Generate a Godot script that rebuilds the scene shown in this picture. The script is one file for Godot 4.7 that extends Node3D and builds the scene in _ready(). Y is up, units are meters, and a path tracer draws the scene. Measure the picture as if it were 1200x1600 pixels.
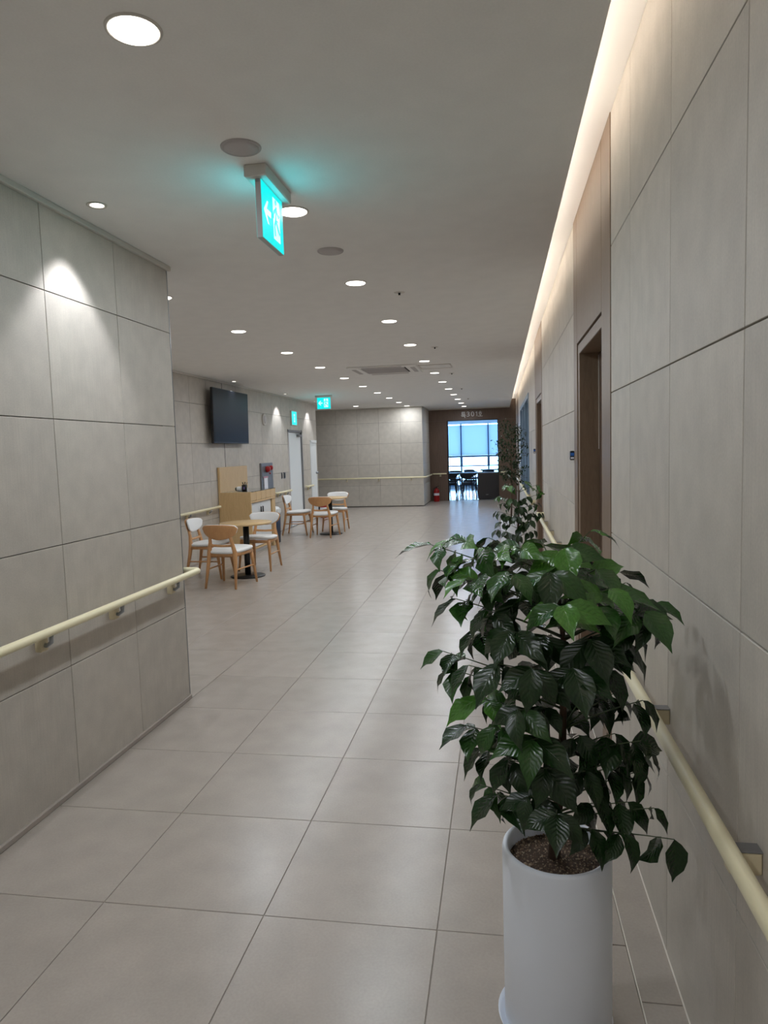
extends Node3D
# A hospital corridor: downlights in two rows, a lit cove, wood door portals, seats and plants.

var M := {}
var used := {}
var box_cache := {}
var rng := RandomNumberGenerator.new()

const CEIL := 2.712
const XR := 0.478
const XL := -1.992
const XA := -4.32
const ZF := -18.9
const ZB := -20.7

func _ready() -> void:
	rng.seed = 7
	# ---- camera
	var cam := Camera3D.new()
	cam.name = "camera"
	add_child(cam)
	cam.position = Vector3(0, 1.55, 0)
	cam.rotation_degrees = Vector3(-5.05185, 9.55984, -1.76154)
	cam.fov = 72.7063
	cam.near = 0.05
	cam.far = 200.0
	cam.current = true
	# ---- sky, exposure
	var we := WorldEnvironment.new()
	we.name = "world_environment"
	var env := Environment.new()
	var sky := Sky.new()
	var sm := ProceduralSkyMaterial.new()
	sm.sky_top_color = Color(0.58, 0.765, 1.0)
	sm.sky_horizon_color = Color(0.62, 0.83, 1.0)
	sm.ground_horizon_color = Color(0.60, 0.81, 1.0)
	sm.ground_bottom_color = Color(0.42, 0.60, 0.78)
	sm.sky_energy_multiplier = 1.0
	sm.ground_energy_multiplier = 1.0
	sky.sky_material = sm
	env.background_mode = Environment.BG_SKY
	env.sky = sky
	env.background_energy_multiplier = 10.0
	env.tonemap_mode = Environment.TONE_MAPPER_LINEAR
	env.tonemap_exposure = 1.23
	env.sdfgi_enabled = true
	env.ssao_enabled = true
	env.ssil_enabled = true
	we.environment = env
	add_child(we)

	materials()
	shell()
	floor_tiles()
	right_wall()
	left_walls()
	end_walls()
	cove()
	ceiling_fittings()
	handrails()
	alcove_fittings()
	seating()
	day_room()
	plants()

# ------------------------------------------------------------------ helpers
func numbered(s: String) -> String:
	if not used.has(s):
		used[s] = 0
		return s
	used[s] += 1
	return "%s_%03d" % [s, used[s]]

func thing(called: String, label: String, category: String, at := Vector3.ZERO, turn := 0.0, group := "") -> Node3D:
	var o := Node3D.new()
	o.name = numbered(called)
	add_child(o)
	o.position = at
	o.rotation.y = turn
	tag(o, label, category, group)
	return o

func tag(o: Node, label: String, category: String, group := "") -> void:
	o.set_meta("label", label)
	o.set_meta("category", category)
	if group != "":
		o.set_meta("group", group)

func struct(called: String) -> Node3D:
	var o := Node3D.new()
	o.name = numbered(called)
	add_child(o)
	o.set_meta("kind", "structure")
	return o

func part(called: String, mesh: Mesh, mat: Material, parent: Node, at := Vector3.ZERO, rot := Vector3.ZERO) -> MeshInstance3D:
	var o := MeshInstance3D.new()
	o.name = called
	o.mesh = mesh
	o.material_override = mat
	o.cast_shadow = GeometryInstance3D.SHADOW_CASTING_SETTING_ON
	parent.add_child(o, true)
	o.position = at
	o.rotation = rot
	return o

# a chamfered box between two corners
func bx(called: String, a: Vector3, b: Vector3, mat: Material, parent: Node, ch := 0.002) -> MeshInstance3D:
	var s := (b - a).abs()
	return part(called, cbox(s, minf(ch, minf(s.x, minf(s.y, s.z)) * 0.4)), mat, parent, (a + b) / 2.0)

func tri(st: SurfaceTool, a: Vector3, b: Vector3, c: Vector3, out: Vector3) -> void:
	if (a - c).cross(a - b).dot(out) < 0.0:
		st.add_vertex(a); st.add_vertex(c); st.add_vertex(b)
	else:
		st.add_vertex(a); st.add_vertex(b); st.add_vertex(c)

func quad(st: SurfaceTool, a: Vector3, b: Vector3, c: Vector3, d: Vector3, out: Vector3) -> void:
	tri(st, a, b, c, out)
	tri(st, a, c, d, out)

func start(smooth := true) -> SurfaceTool:
	var st := SurfaceTool.new()
	st.begin(Mesh.PRIMITIVE_TRIANGLES)
	st.set_smooth_group(0 if smooth else 0xFFFFFFFF)
	return st

func done(st: SurfaceTool) -> ArrayMesh:
	st.generate_normals()
	return st.commit()

func add_cbox(st: SurfaceTool, at: Vector3, s: Vector3, c: float) -> void:
	var h := s / 2.0
	var V := {}
	for sx in [-1, 1]:
		for sy in [-1, 1]:
			for sz in [-1, 1]:
				var q := Vector3(sx, sy, sz)
				V[[0, sx, sy, sz]] = at + q * Vector3(h.x, h.y - c, h.z - c)
				V[[1, sx, sy, sz]] = at + q * Vector3(h.x - c, h.y, h.z - c)
				V[[2, sx, sy, sz]] = at + q * Vector3(h.x - c, h.y - c, h.z)
				if c > 0.0:
					tri(st, V[[0, sx, sy, sz]], V[[1, sx, sy, sz]], V[[2, sx, sy, sz]], q)
	for s1 in [-1, 1]:
		quad(st, V[[0, s1, -1, -1]], V[[0, s1, 1, -1]], V[[0, s1, 1, 1]], V[[0, s1, -1, 1]], Vector3(s1, 0, 0))
		quad(st, V[[1, -1, s1, -1]], V[[1, 1, s1, -1]], V[[1, 1, s1, 1]], V[[1, -1, s1, 1]], Vector3(0, s1, 0))
		quad(st, V[[2, -1, -1, s1]], V[[2, 1, -1, s1]], V[[2, 1, 1, s1]], V[[2, -1, 1, s1]], Vector3(0, 0, s1))
		if c > 0.0:
			for s2 in [-1, 1]:
				quad(st, V[[0, s1, s2, -1]], V[[0, s1, s2, 1]], V[[1, s1, s2, 1]], V[[1, s1, s2, -1]], Vector3(s1, s2, 0))
				quad(st, V[[0, s1, -1, s2]], V[[0, s1, 1, s2]], V[[2, s1, 1, s2]], V[[2, s1, -1, s2]], Vector3(s1, 0, s2))
				quad(st, V[[1, -1, s1, s2]], V[[1, 1, s1, s2]], V[[2, 1, s1, s2]], V[[2, -1, s1, s2]], Vector3(0, s1, s2))

func cbox(s: Vector3, c: float) -> ArrayMesh:
	var key := "%.4f %.4f %.4f %.4f" % [s.x, s.y, s.z, c]
	if not box_cache.has(key):
		var st := start(false)
		add_cbox(st, Vector3.ZERO, s, c)
		box_cache[key] = done(st)
	return box_cache[key]

# rings of equal size joined to one closed skin
func add_loft(st: SurfaceTool, rings: Array, cap := true) -> void:
	var mids := []
	for r in rings:
		var m := Vector3.ZERO
		for p in r:
			m += p
		mids.append(m / r.size())
	for i in rings.size() - 1:
		var a: PackedVector3Array = rings[i]
		var b: PackedVector3Array = rings[i + 1]
		var mid: Vector3 = (mids[i] + mids[i + 1]) / 2.0
		for k in a.size():
			var k2 := (k + 1) % a.size()
			var out: Vector3 = (a[k] + a[k2] + b[k] + b[k2]) / 4.0 - mid
			if a[k].distance_squared_to(a[k2]) > 1e-12:
				tri(st, a[k], a[k2], b[k2], out)
			if b[k].distance_squared_to(b[k2]) > 1e-12:
				tri(st, a[k], b[k2], b[k], out)
	if cap:
		for e in [0, rings.size() - 1]:
			var r: PackedVector3Array = rings[e]
			var out: Vector3 = mids[e] - mids[1 if e == 0 else rings.size() - 2]
			for k in r.size():
				tri(st, mids[e], r[k], r[(k + 1) % r.size()], out)

func loft(rings: Array, cap := true) -> ArrayMesh:
	var st := start()
	add_loft(st, rings, cap)
	return done(st)

func add_tube(st: SurfaceTool, pts: Array, radii: Array, seg := 10, square := 2.0) -> void:
	var rings := []
	var side := Vector3.ZERO
	for i in pts.size():
		var d: Vector3 = (pts[mini(i + 1, pts.size() - 1)] - pts[maxi(i - 1, 0)]).normalized()
		if side == Vector3.ZERO:
			side = d.cross(Vector3.UP if absf(d.y) < 0.9 else Vector3.RIGHT).normalized()
		side = (side - d * side.dot(d)).normalized()
		var up := side.cross(d).normalized()
		var r: float = radii[mini(i, radii.size() - 1)]
		var ring := PackedVector3Array()
		for k in seg:
			var a := TAU * (k + 0.5) / seg
			var c := cos(a)
			var s := sin(a)
			ring.append(pts[i] + r * (side * signf(c) * pow(absf(c), 2.0 / square) + up * signf(s) * pow(absf(s), 2.0 / square)))
		rings.append(ring)
	add_loft(st, rings)

func tube(pts: Array, radii: Array, seg := 10, square := 2.0) -> ArrayMesh:
	var st := start()
	add_tube(st, pts, radii, seg, square)
	return done(st)

# profile of (radius, height); outside is to the right of its direction
func add_lathe(st: SurfaceTool, prof: Array, seg := 32, at := Vector3.ZERO) -> void:
	for i in prof.size() - 1:
		var p: Vector2 = prof[i]
		var q: Vector2 = prof[i + 1]
		if p.distance_squared_to(q) < 1e-12:
			continue
		for k in seg:
			var a := TAU * k / seg
			var b := TAU * (k + 1) / seg
			var u := Vector3(cos(a), 0, sin(a))
			var w := Vector3(cos(b), 0, sin(b))
			var mid := (u + w) / 2.0
			var out := mid * (q.y - p.y) + Vector3.UP * (p.x - q.x)
			var y1 := Vector3.UP * p.y
			var y2 := Vector3.UP * q.y
			if p.x > 1e-6:
				tri(st, at + u * p.x + y1, at + w * p.x + y1, at + w * q.x + y2, out)
			if q.x > 1e-6:
				tri(st, at + u * p.x + y1, at + w * q.x + y2, at + u * q.x + y2, out)

func lathe(prof: Array, seg := 32) -> ArrayMesh:
	var st := start()
	add_lathe(st, prof, seg)
	return done(st)

# flat outline (x, y) given a thickness along z, from z 0 to z depth
func plate(outline: PackedVector2Array, depth: float) -> ArrayMesh:
	var st := start(false)
	var idx := Geometry2D.triangulate_polygon(outline)
	for i in range(0, idx.size(), 3):
		var p := [outline[idx[i]], outline[idx[i + 1]], outline[idx[i + 2]]]
		tri(st, Vector3(p[0].x, p[0].y, depth), Vector3(p[1].x, p[1].y, depth), Vector3(p[2].x, p[2].y, depth), Vector3.BACK)
		tri(st, Vector3(p[0].x, p[0].y, 0), Vector3(p[1].x, p[1].y, 0), Vector3(p[2].x, p[2].y, 0), Vector3.FORWARD)
	var ccw := not Geometry2D.is_polygon_clockwise(outline)
	for i in outline.size():
		var a := outline[i]
		var b := outline[(i + 1) % outline.size()]
		var n := Vector3(b.y - a.y, a.x - b.x, 0) * (1.0 if ccw else -1.0)
		quad(st, Vector3(a.x, a.y, 0), Vector3(b.x, b.y, 0), Vector3(b.x, b.y, depth), Vector3(a.x, a.y, depth), n)
	return done(st)

# ------------------------------------------------------------------ materials
func noise(freq: float, seed_: int, octaves := 4) -> FastNoiseLite:
	var n := FastNoiseLite.new()
	n.noise_type = FastNoiseLite.TYPE_SIMPLEX_SMOOTH
	n.frequency = freq
	n.seed = seed_
	n.fractal_octaves = octaves
	return n

# mottled colour: a coarse cloud, a fine grain and scattered pits
func mottle(base: Color, coarse: float, fine: float, seed_: int, streak := 0.0, pits := 0.0) -> ImageTexture:
	var s := 512
	var n1 := noise(0.012, seed_, 5)
	var n2 := noise(0.25, seed_ + 1, 2)
	var n3 := noise(0.03, seed_ + 2, 2)
	var im := Image.create(s, s, false, Image.FORMAT_RGB8)
	var a := n1.get_seamless_image(s, s)
	var b := n2.get_seamless_image(s, s)
	for y in s:
		for x in s:
			var v := (a.get_pixel(x, y).r - 0.5) * 2.0 * coarse + (b.get_pixel(x, y).r - 0.5) * 2.0 * fine
			if streak > 0.0:
				v += n3.get_noise_2d(x * 8.0, y * 0.25) * streak * sin(PI * y / s)
			var k := 1.0 + v
			if pits > 0.0 and b.get_pixel((x * 3 + 17) % s, (y * 3 + 5) % s).r > 0.93:
				k -= pits
			im.set_pixel(x, y, Color(base.r * k, base.g * (k * 0.99 + 0.01), base.b * (k * 0.97 + 0.03)))
	im.generate_mipmaps()
	return ImageTexture.create_from_image(im)

# long grain along the picture's height
func grain(base: Color, dark: Color, seed_: int, lines := 1.0) -> ImageTexture:
	var w := 256
	var h := 512
	var n := noise(0.02, seed_, 4)
	var f := noise(0.3, seed_ + 3, 2)
	var im := Image.create(w, h, false, Image.FORMAT_RGB8)
	for y in h:
		for x in w:
			var wob := n.get_noise_2d(x * 0.4, y * 0.15) * 14.0
			var v := 0.5 + 0.5 * n.get_noise_2d((x + wob) * 5.0 * lines, y * 0.12 + 300.0)
			v = clampf(v + f.get_noise_2d(x * 2.0, y * 0.08) * 0.30, 0.0, 1.0)
			im.set_pixel(x, y, dark.lerp(base, v))
	return ImageTexture.create_from_image(im)

func mat(c: Color, rough := 0.6, metal := 0.0, spec := 0.5) -> StandardMaterial3D:
	var m := StandardMaterial3D.new()
	m.albedo_color = c
	m.roughness = rough
	m.metallic = metal
	m.metallic_specular = spec
	return m

func tex_mat(t: Texture2D, rough: float, scale: float, world := true, offset := Vector3.ZERO) -> StandardMaterial3D:
	var m := mat(Color.WHITE, rough)
	m.albedo_texture = t
	m.uv1_triplanar = true
	m.uv1_world_triplanar = world
	m.uv1_scale = Vector3.ONE * scale
	m.uv1_offset = offset
	return m

func glow(c: Color, energy: float) -> StandardMaterial3D:
	var m := mat(Color(0.8, 0.8, 0.8), 0.5)
	m.emission_enabled = true
	m.emission = c
	m.emission_energy_multiplier = energy
	return m

func materials() -> void:
	var wall_tex := mottle(Color(0.77, 0.742, 0.70), 0.035, 0.03, 11, 0.03, 0.06)
	M.panel = []
	for i in 4:
		var m := tex_mat(wall_tex, 0.55, 0.9, true, Vector3(0.13 * i, 0.37 * i, 0.21 * i))
		m.albedo_color = Color.WHITE * [1.0, 0.985, 1.0, 0.975][i]
		m.albedo_color.a = 1.0
		M.panel.append(m)
	M.joint = mat(Color(0.36, 0.34, 0.31), 0.9)
	var floor_tex := mottle(Color(0.685, 0.648, 0.612), 0.03, 0.025, 31, 0.0, 0.05)
	M.tile = []
	for i in 4:
		var m := tex_mat(floor_tex, 0.27, 0.7, true, Vector3(0.31 * i, 0.11, 0.47 * i))
		m.albedo_color = Color.WHITE * [1.0, 0.99, 0.98, 1.0][i]
		m.albedo_color.a = 1.0
		M.tile.append(m)
	M.grout = mat(Color(0.60, 0.565, 0.53), 0.85)
	M.paint = tex_mat(mottle(Color(0.955, 0.95, 0.94), 0.01, 0.012, 51), 0.85, 0.8)
	M.white_trim = mat(Color(0.82, 0.80, 0.77), 0.5)
	M.cove_paint = mat(Color(0.92, 0.91, 0.89), 0.8)
	M.wood = tex_mat(grain(Color(0.53, 0.445, 0.365), Color(0.45, 0.365, 0.29), 61), 0.45, 1.1)
	M.wood_end = tex_mat(grain(Color(0.42, 0.335, 0.28), Color(0.345, 0.27, 0.22), 63), 0.5, 1.1)
	M.dark_gap = mat(Color(0.07, 0.06, 0.05), 0.9)
	M.oak = tex_mat(grain(Color(0.87, 0.75, 0.56), Color(0.79, 0.655, 0.465), 65), 0.45, 2.0, false)
	M.ash = tex_mat(grain(Color(0.85, 0.655, 0.46), Color(0.75, 0.54, 0.345), 67), 0.42, 3.0, false)
	M.rail = mat(Color(0.95, 0.915, 0.77), 0.38)
	M.bracket = mat(Color(0.84, 0.79, 0.66), 0.45)
	M.steel = mat(Color(0.62, 0.64, 0.66), 0.28, 0.9)
	M.dull_metal = mat(Color(0.50, 0.50, 0.51), 0.42, 0.6)
	M.black = mat(Color(0.035, 0.035, 0.038), 0.4)
	M.screen = mat(Color(0.045, 0.05, 0.07), 0.35, 0.0, 0.22)
	M.vinyl = mat(Color(0.955, 0.955, 0.95), 0.5)
	M.white = mat(Color(0.88, 0.89, 0.89), 0.4)
	M.door_white = mat(Color(0.92, 0.935, 0.94), 0.4)
	M.grey_plastic = mat(Color(0.74, 0.72, 0.72), 0.6)
	M.pot = mat(Color(0.93, 0.95, 0.985), 0.42)
	M.red = mat(Color(0.62, 0.045, 0.06), 0.3)
	M.navy = mat(Color(0.08, 0.15, 0.26), 0.45)
	M.dark_wood = mat(Color(0.13, 0.10, 0.09), 0.4)
	M.dark_cabinet = mat(Color(0.16, 0.14, 0.145), 0.45)
	M.frame_blue = mat(Color(0.42, 0.50, 0.58), 0.4, 0.2)
	M.lettering = mat(Color(0.80, 0.78, 0.76), 0.35, 0.2)
	M.paper = mat(Color(0.90, 0.90, 0.93), 0.7)
	M.stone = mat(Color(0.60, 0.56, 0.52), 0.6)
	var glass := mat(Color(0.85, 0.93, 0.97, 0.06), 0.03)
	glass.transparency = BaseMaterial3D.TRANSPARENCY_ALPHA
	M.glass = glass
	var counter_glass := mat(Color(0.35, 0.45, 0.45, 0.35), 0.05)
	counter_glass.transparency = BaseMaterial3D.TRANSPARENCY_ALPHA
	M.counter_glass = counter_glass
	var blind := mat(Color(0.86, 0.90, 0.95), 0.8)
	blind.backlight_enabled = true
	blind.backlight = Color(0.80, 0.82, 0.84)
	M.blind = blind
	M.lamp = glow(Color(1.0, 0.97, 0.93), 5.0)
	M.spot_lens = glow(Color(1.0, 0.97, 0.93), 5.0)
	M.led = glow(Color(1.0, 0.955, 0.91), 3.0)
	M.exit_green = glow(Color(0.0, 0.87, 0.87), 1.0)
	M.exit_green.albedo_color = Color(0.0, 0.25, 0.25)
	M.exit_white = glow(Color(0.80, 1.0, 0.97), 0.95)
	M.exit_white.albedo_color = Color(0.3, 0.3, 0.3)
	M.soil = tex_mat(mottle(Color(0.30, 0.235, 0.19), 0.25, 0.5, 71), 0.95, 9.0, false)
	M.pebble = []
	for c in [Color(0.62, 0.55, 0.46), Color(0.44, 0.36, 0.29), Color(0.28, 0.22, 0.18), Color(0.52, 0.43, 0.34)]:
		M.pebble.append(mat(c, 0.85))
	M.bark = tex_mat(grain(Color(0.36, 0.27, 0.20), Color(0.24, 0.17, 0.12), 73, 2.0), 0.85, 6.0, false)
	M.twig = mat(Color(0.22, 0.28, 0.14), 0.6)
	var vein := leaf_texture()
	M.leaf = []
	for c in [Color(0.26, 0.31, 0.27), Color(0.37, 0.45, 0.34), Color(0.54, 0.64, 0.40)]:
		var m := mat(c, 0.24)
		m.albedo_texture = vein[0]
		m.heightmap_enabled = false
		m.normal_enabled = true
		m.normal_texture = vein[1]
		m.normal_scale = 1.1
		m.backlight_enabled = true
		m.backlight = Color(0.05, 0.09, 0.03)
		M.leaf.append(m)

# green blade with a midrib and side veins, and its relief
func leaf_texture() -> Array:
	var s := 256
	var col := Image.create(s, s, false, Image.FORMAT_RGB8)
	var hgt := Image.create(s, s, false, Image.FORMAT_RGB8)
	var n := noise(0.03, 91, 3)
	for y in s:
		for x in s:
			var u := float(x) / s
			var v := absf(float(y) / s - 0.5) * 2.0
			var rib := exp(-pow(v / 0.035, 2.0))
			var phase := (u - v * 0.28) * 9.0
			var d := absf(phase - roundf(phase)) / 9.0
			var side := exp(-pow(d / 0.009, 2.0)) * (1.0 - v * 0.6)
			var k := clampf(maxf(rib, side * 0.55), 0.0, 1.0)
			var mot := n.get_noise_2d(x, y) * 0.12
			var c := Color(0.50 * (1.0 + mot), 0.70 * (1.0 + mot), 0.42 * (1.0 + mot)).lerp(Color(0.72, 0.85, 0.60), k * 0.6)
			col.set_pixel(x, y, c)
			var h := 0.55 + 0.25 * cos(phase * TAU) * -0.5 * (1.0 - v * 0.3) - 0.3 * rib
			hgt.set_pixel(x, y, Color(h, h, h))
	hgt.bump_map_to_normal_map(6.0)
	return [ImageTexture.create_from_image(col), ImageTexture.create_from_image(hgt)]

# ------------------------------------------------------------------ the room
func shell() -> void:
	var c := struct("ceiling")
	bx("ceiling_board", Vector3(-9.2, CEIL, 5.45), Vector3(0.308, CEIL + 0.05, ZB - 0.02), M.paint, c, 0.001)
	# walls that close the place behind the camera and round the side passage
	var b := struct("wall_behind")
	bx("plaster", Vector3(-9.2, 0, 5.3), Vector3(0.7, 3.0, 5.45), M.panel[0], b)
	var p := struct("wall_passage")
	bx("plaster", Vector3(-9.2, 0, ZF - 0.15), Vector3(-9.05, CEIL, -16.0), M.panel[0], p)
	bx("plaster", Vector3(-9.2, 0, -16.25), Vector3(XA - 0.16, CEIL, -16.1), M.panel[0], p)

func floor_tiles() -> void:
	var f := struct("floor")
	bx("grout_bed", Vector3(-9.2, -0.12, 5.45), Vector3(0.75, -0.003, -20.74), M.grout, f, 0.001)
	var dx := 0.586
	var dz := 0.606
	var gap := 0.003
	var tile_mesh := cbox(Vector3(dx - gap, 0.012, dz - gap), 0.001)
	var far_st := start(false)
	# columns run from the right wall to the left wall, and on to the alcove wall past its end
	for i in 16:
		var cx := 0.362 - dx * (i + 0.5)
		for k in range(-13, 42):
			var cz := -2.115 - dz * (k + 0.5)
			if cx < XL and cz > -4.15:
				continue
			if cx < XA - 0.2 and cz > -16.3:
				continue
			if cz < -20.8 or cz > 5.3:
				continue
			if cz < -0.8 and cz > -11.2:
				part("tile", tile_mesh, M.tile[rng.randi() % 4], f, Vector3(cx, -0.006, cz))
			else:
				add_cbox(far_st, Vector3(cx, -0.006, cz), Vector3(dx - gap, 0.012, dz - gap), 0.0)
	var strip_mesh := cbox(Vector3(0.111, 0.012, 1.212 - gap), 0.001)
	for k in range(-6, 15):
		var cz := -2.5 - 1.212 * k
		if cz > -11.5 and cz < 0.0:
			part("border_tile", strip_mesh, M.tile[(k + 8) % 4], f, Vector3(0.4215, -0.006, cz))
		else:
			add_cbox(far_st, Vector3(0.4215, -0.006, cz), Vector3(0.111, 0.012, 1.209), 0.0)
	var far_tiles := part("tiles_far_away", done(far_st), M.tile[0], f)
	far_tiles.set_meta("kind", "stuff")
	var bead := mat(Color(0.90, 0.88, 0.84), 0.3)
	bx("sealant_bead", Vector3(0.3625, -0.005, 5.2), Vector3(0.3660, 0.0010, ZB), bead, f, 0.0)
	bx("sealant_bead", Vector3(0.4745, -0.005, 5.2), Vector3(0.4790, 0.0035, ZB), bead, f, 0.0)

# a run of square panels on a wall; face is where the panel fronts lie, along z
func panel_grid(parent: Node, axis: String, face: float, out: float, rows: Array, cols: Array, holes := []) -> void:
	var gap := 0.004
	var n := 0
	for r in rows.size() - 1:
		for c in cols.size() - 1:
			var y0: float = rows[r]
			var y1: float = rows[r + 1]
			var a: float = minf(cols[c], cols[c + 1])
			var b: float = maxf(cols[c], cols[c + 1])
			n += 1
			var cut := [[a, b, y0, y1]]
			for h in holes:
				var next := []
				for q in cut:
					if h[1] <= q[0] + 0.001 or h[0] >= q[1] - 0.001 or h[3] <= q[2] + 0.001 or h[2] >= q[3] - 0.001:
						next.append(q)
						continue
					if h[0] > q[0] + 0.02: next.append([q[0], h[0], q[2], q[3]])
					if h[1] < q[1] - 0.02: next.append([h[1], q[1], q[2], q[3]])
					var l: float = maxf(q[0], h[0])
					var rr: float = minf(q[1], h[1])
					if h[3] < q[3] - 0.02: next.append([l, rr, h[3], q[3]])
					if h[2] > q[2] + 0.02: next.append([l, rr, q[2], h[2]])
				cut = next
			for q in cut:
				var s0: float = q[1] - q[0] - gap
				var sy: float = q[3] - q[2] - gap
				var m0: float = (q[0] + q[1]) / 2.0
				var my: float = (q[2] + q[3]) / 2.0
				var mm: Material = M.panel[(n * 7 + r * 3) % 4]
				if axis == "x":
					part("panel", cbox(Vector3(0.012, sy, s0), 0.0012), mm, parent, Vector3(face - out * 0.006, my, m0))
				else:
					part("panel", cbox(Vector3(s0, sy, 0.012), 0.0012), mm, parent, Vector3(m0, my, face - out * 0.006))

func right_wall() -> void:
	var w := struct("wall_right")
	var holes := [[-4.654, -3.157, 0.0, 3.0], [-9.62, -8.06, 0.0, 3.0], [-16.2, -11.7, 0.62, 2.42], [-19.5, -18.0, 0.0, 3.0]]
	# backing in blocks between the openings
	var zs := [2.7, -3.157, -4.654, -8.06, -9.62, -11.7]
	bx("backing", Vector3(XR + 0.01, 0, 5.3), Vector3(0.72, 2.99, -3.157), M.joint, w)
	bx("backing", Vector3(XR + 0.01, 0, -4.654), Vector3(0.72, 2.99, -8.06), M.joint, w)
	bx("backing", Vector3(XR + 0.01, 0, -9.62), Vector3(0.72, 2.99, -11.7), M.joint, w)
	bx("backing", Vector3(XR + 0.01, 0, -11.7), Vector3(0.72, 0.62, -16.2), M.joint, w)
	bx("backing", Vector3(XR + 0.01, 2.42, -11.7), Vector3(0.72, 2.99, -16.2), M.joint, w)
	bx("backing", Vector3(XR + 0.01, 0, -16.2), Vector3(0.72, 2.99, -18.0), M.joint, w)
	bx("backing", Vector3(XR + 0.01, 0, -19.5), Vector3(0.72, 2.99, ZB), M.joint, w)
	var cols := []
	for k in range(-12, 30):
		cols.append(-2.103 - 0.612 * k)
	cols.append(ZB)
	panel_grid(w, "x", XR, -1.0, [0.0, 0.562, 1.160, 1.768, 2.383, 2.93], cols, holes)
	portal(-3.157, -4.654, -3.42, -4.39, 2.14)
	portal(-8.06, -9.62, -8.2, -9.31, 2.135)
	portal(-18.0, -19.5, -18.2, -19.2, 2.135)
	# glazed opening into the room beside the corridor
	var g := struct("window_1")
	bx("window_frame", Vector3(XR - 0.012, 0.62, -11.7), Vector3(XR + 0.06, 0.70, -16.2), M.frame_blue, g)
	bx("window_frame", Vector3(XR - 0.012, 2.34, -11.7), Vector3(XR + 0.06, 2.42, -16.2), M.frame_blue, g)
	for k in 4:
		var z := -11.7 - 1.46 * k
		bx("mullion", Vector3(XR - 0.012, 0.70, z), Vector3(XR + 0.06, 2.34, z - 0.10), M.frame_blue, g)
	for k in 3:
		var z := -11.8 - 1.46 * k
		bx("pane", Vector3(XR + 0.02, 0.70, z), Vector3(XR + 0.028, 2.34, z - 1.36), M.glass, g, 0.0)
	bx("back_panel", Vector3(XR + 0.20, 0.60, -11.6), Vector3(XR + 0.26, 2.45, -16.3), mat(Color(0.42, 0.46, 0.50), 0.7), g)

# wood lining round a door, floor to cove, the leaf set back
func portal(z0: float, z1: float, d0: float, d1: float, top: float) -> void:
	var p := struct("door_%d" % (used.get("portal", 0) + 1))
	used["portal"] = used.get("portal", 0) + 1
	var f := XR - 0.003
	var cw := 0.075
	bx("pilaster", Vector3(f, 0, z0 - 0.004), Vector3(0.72, 2.93, d0), M.wood, p, 0.002)
	bx("pilaster", Vector3(f, 0, d1 - cw - 0.004), Vector3(0.72, 2.93, z1 + 0.004), M.wood, p, 0.002)
	bx("header", Vector3(f, top + 0.022, d0 - 0.004), Vector3(0.72, 2.93, d1 - cw), M.wood, p, 0.002)
	# casing a little back from the lining, with a shadow gap
	bx("casing", Vector3(f + 0.006, top - 0.045, d0 + 0.002), Vector3(0.60, top + 0.014, d1), M.wood, p, 0.003)
	bx("casing", Vector3(f + 0.006, 0, d1), Vector3(0.60, top + 0.014, d1 - cw + 0.004), M.wood, p, 0.003)
	bx("casing", Vector3(f + 0.006, 0, d0), Vector3(0.60, top + 0.014, d0 + 0.03), M.wood, p, 0.003)
	var leaf := bx("leaf", Vector3(0.594, 0.008, d0 - 0.004), Vector3(0.634, top - 0.05, d1 + 0.012), M.wood_end, p, 0.002)
	bx("gap_seal", Vector3(0.604, 0, d0), Vector3(0.63, top - 0.04, d1), M.dark_gap, p, 0.0)
	bx("edge_strip", Vector3(0.590, 1.52, d1 + 0.004), Vector3(0.594, top - 0.06, d1 + 0.012), M.white_trim, p, 0.0)
	bx("edge_strip", Vector3(0.590, 0.50, d1 + 0.004), Vector3(0.594, 0.92, d1 + 0.012), M.white_trim, p, 0.0)
	bx("core", Vector3(0.70, 0, z0), Vector3(0.74, 2.95, z1), M.dark_gap, p, 0.0)
	var h := part("handle", tube([Vector3(0, -0.16, 0), Vector3(0, 0.16, 0)], [0.012], 10), M.steel, leaf)
	h.position = Vector3(-0.045, 0.02, 0.38)

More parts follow.
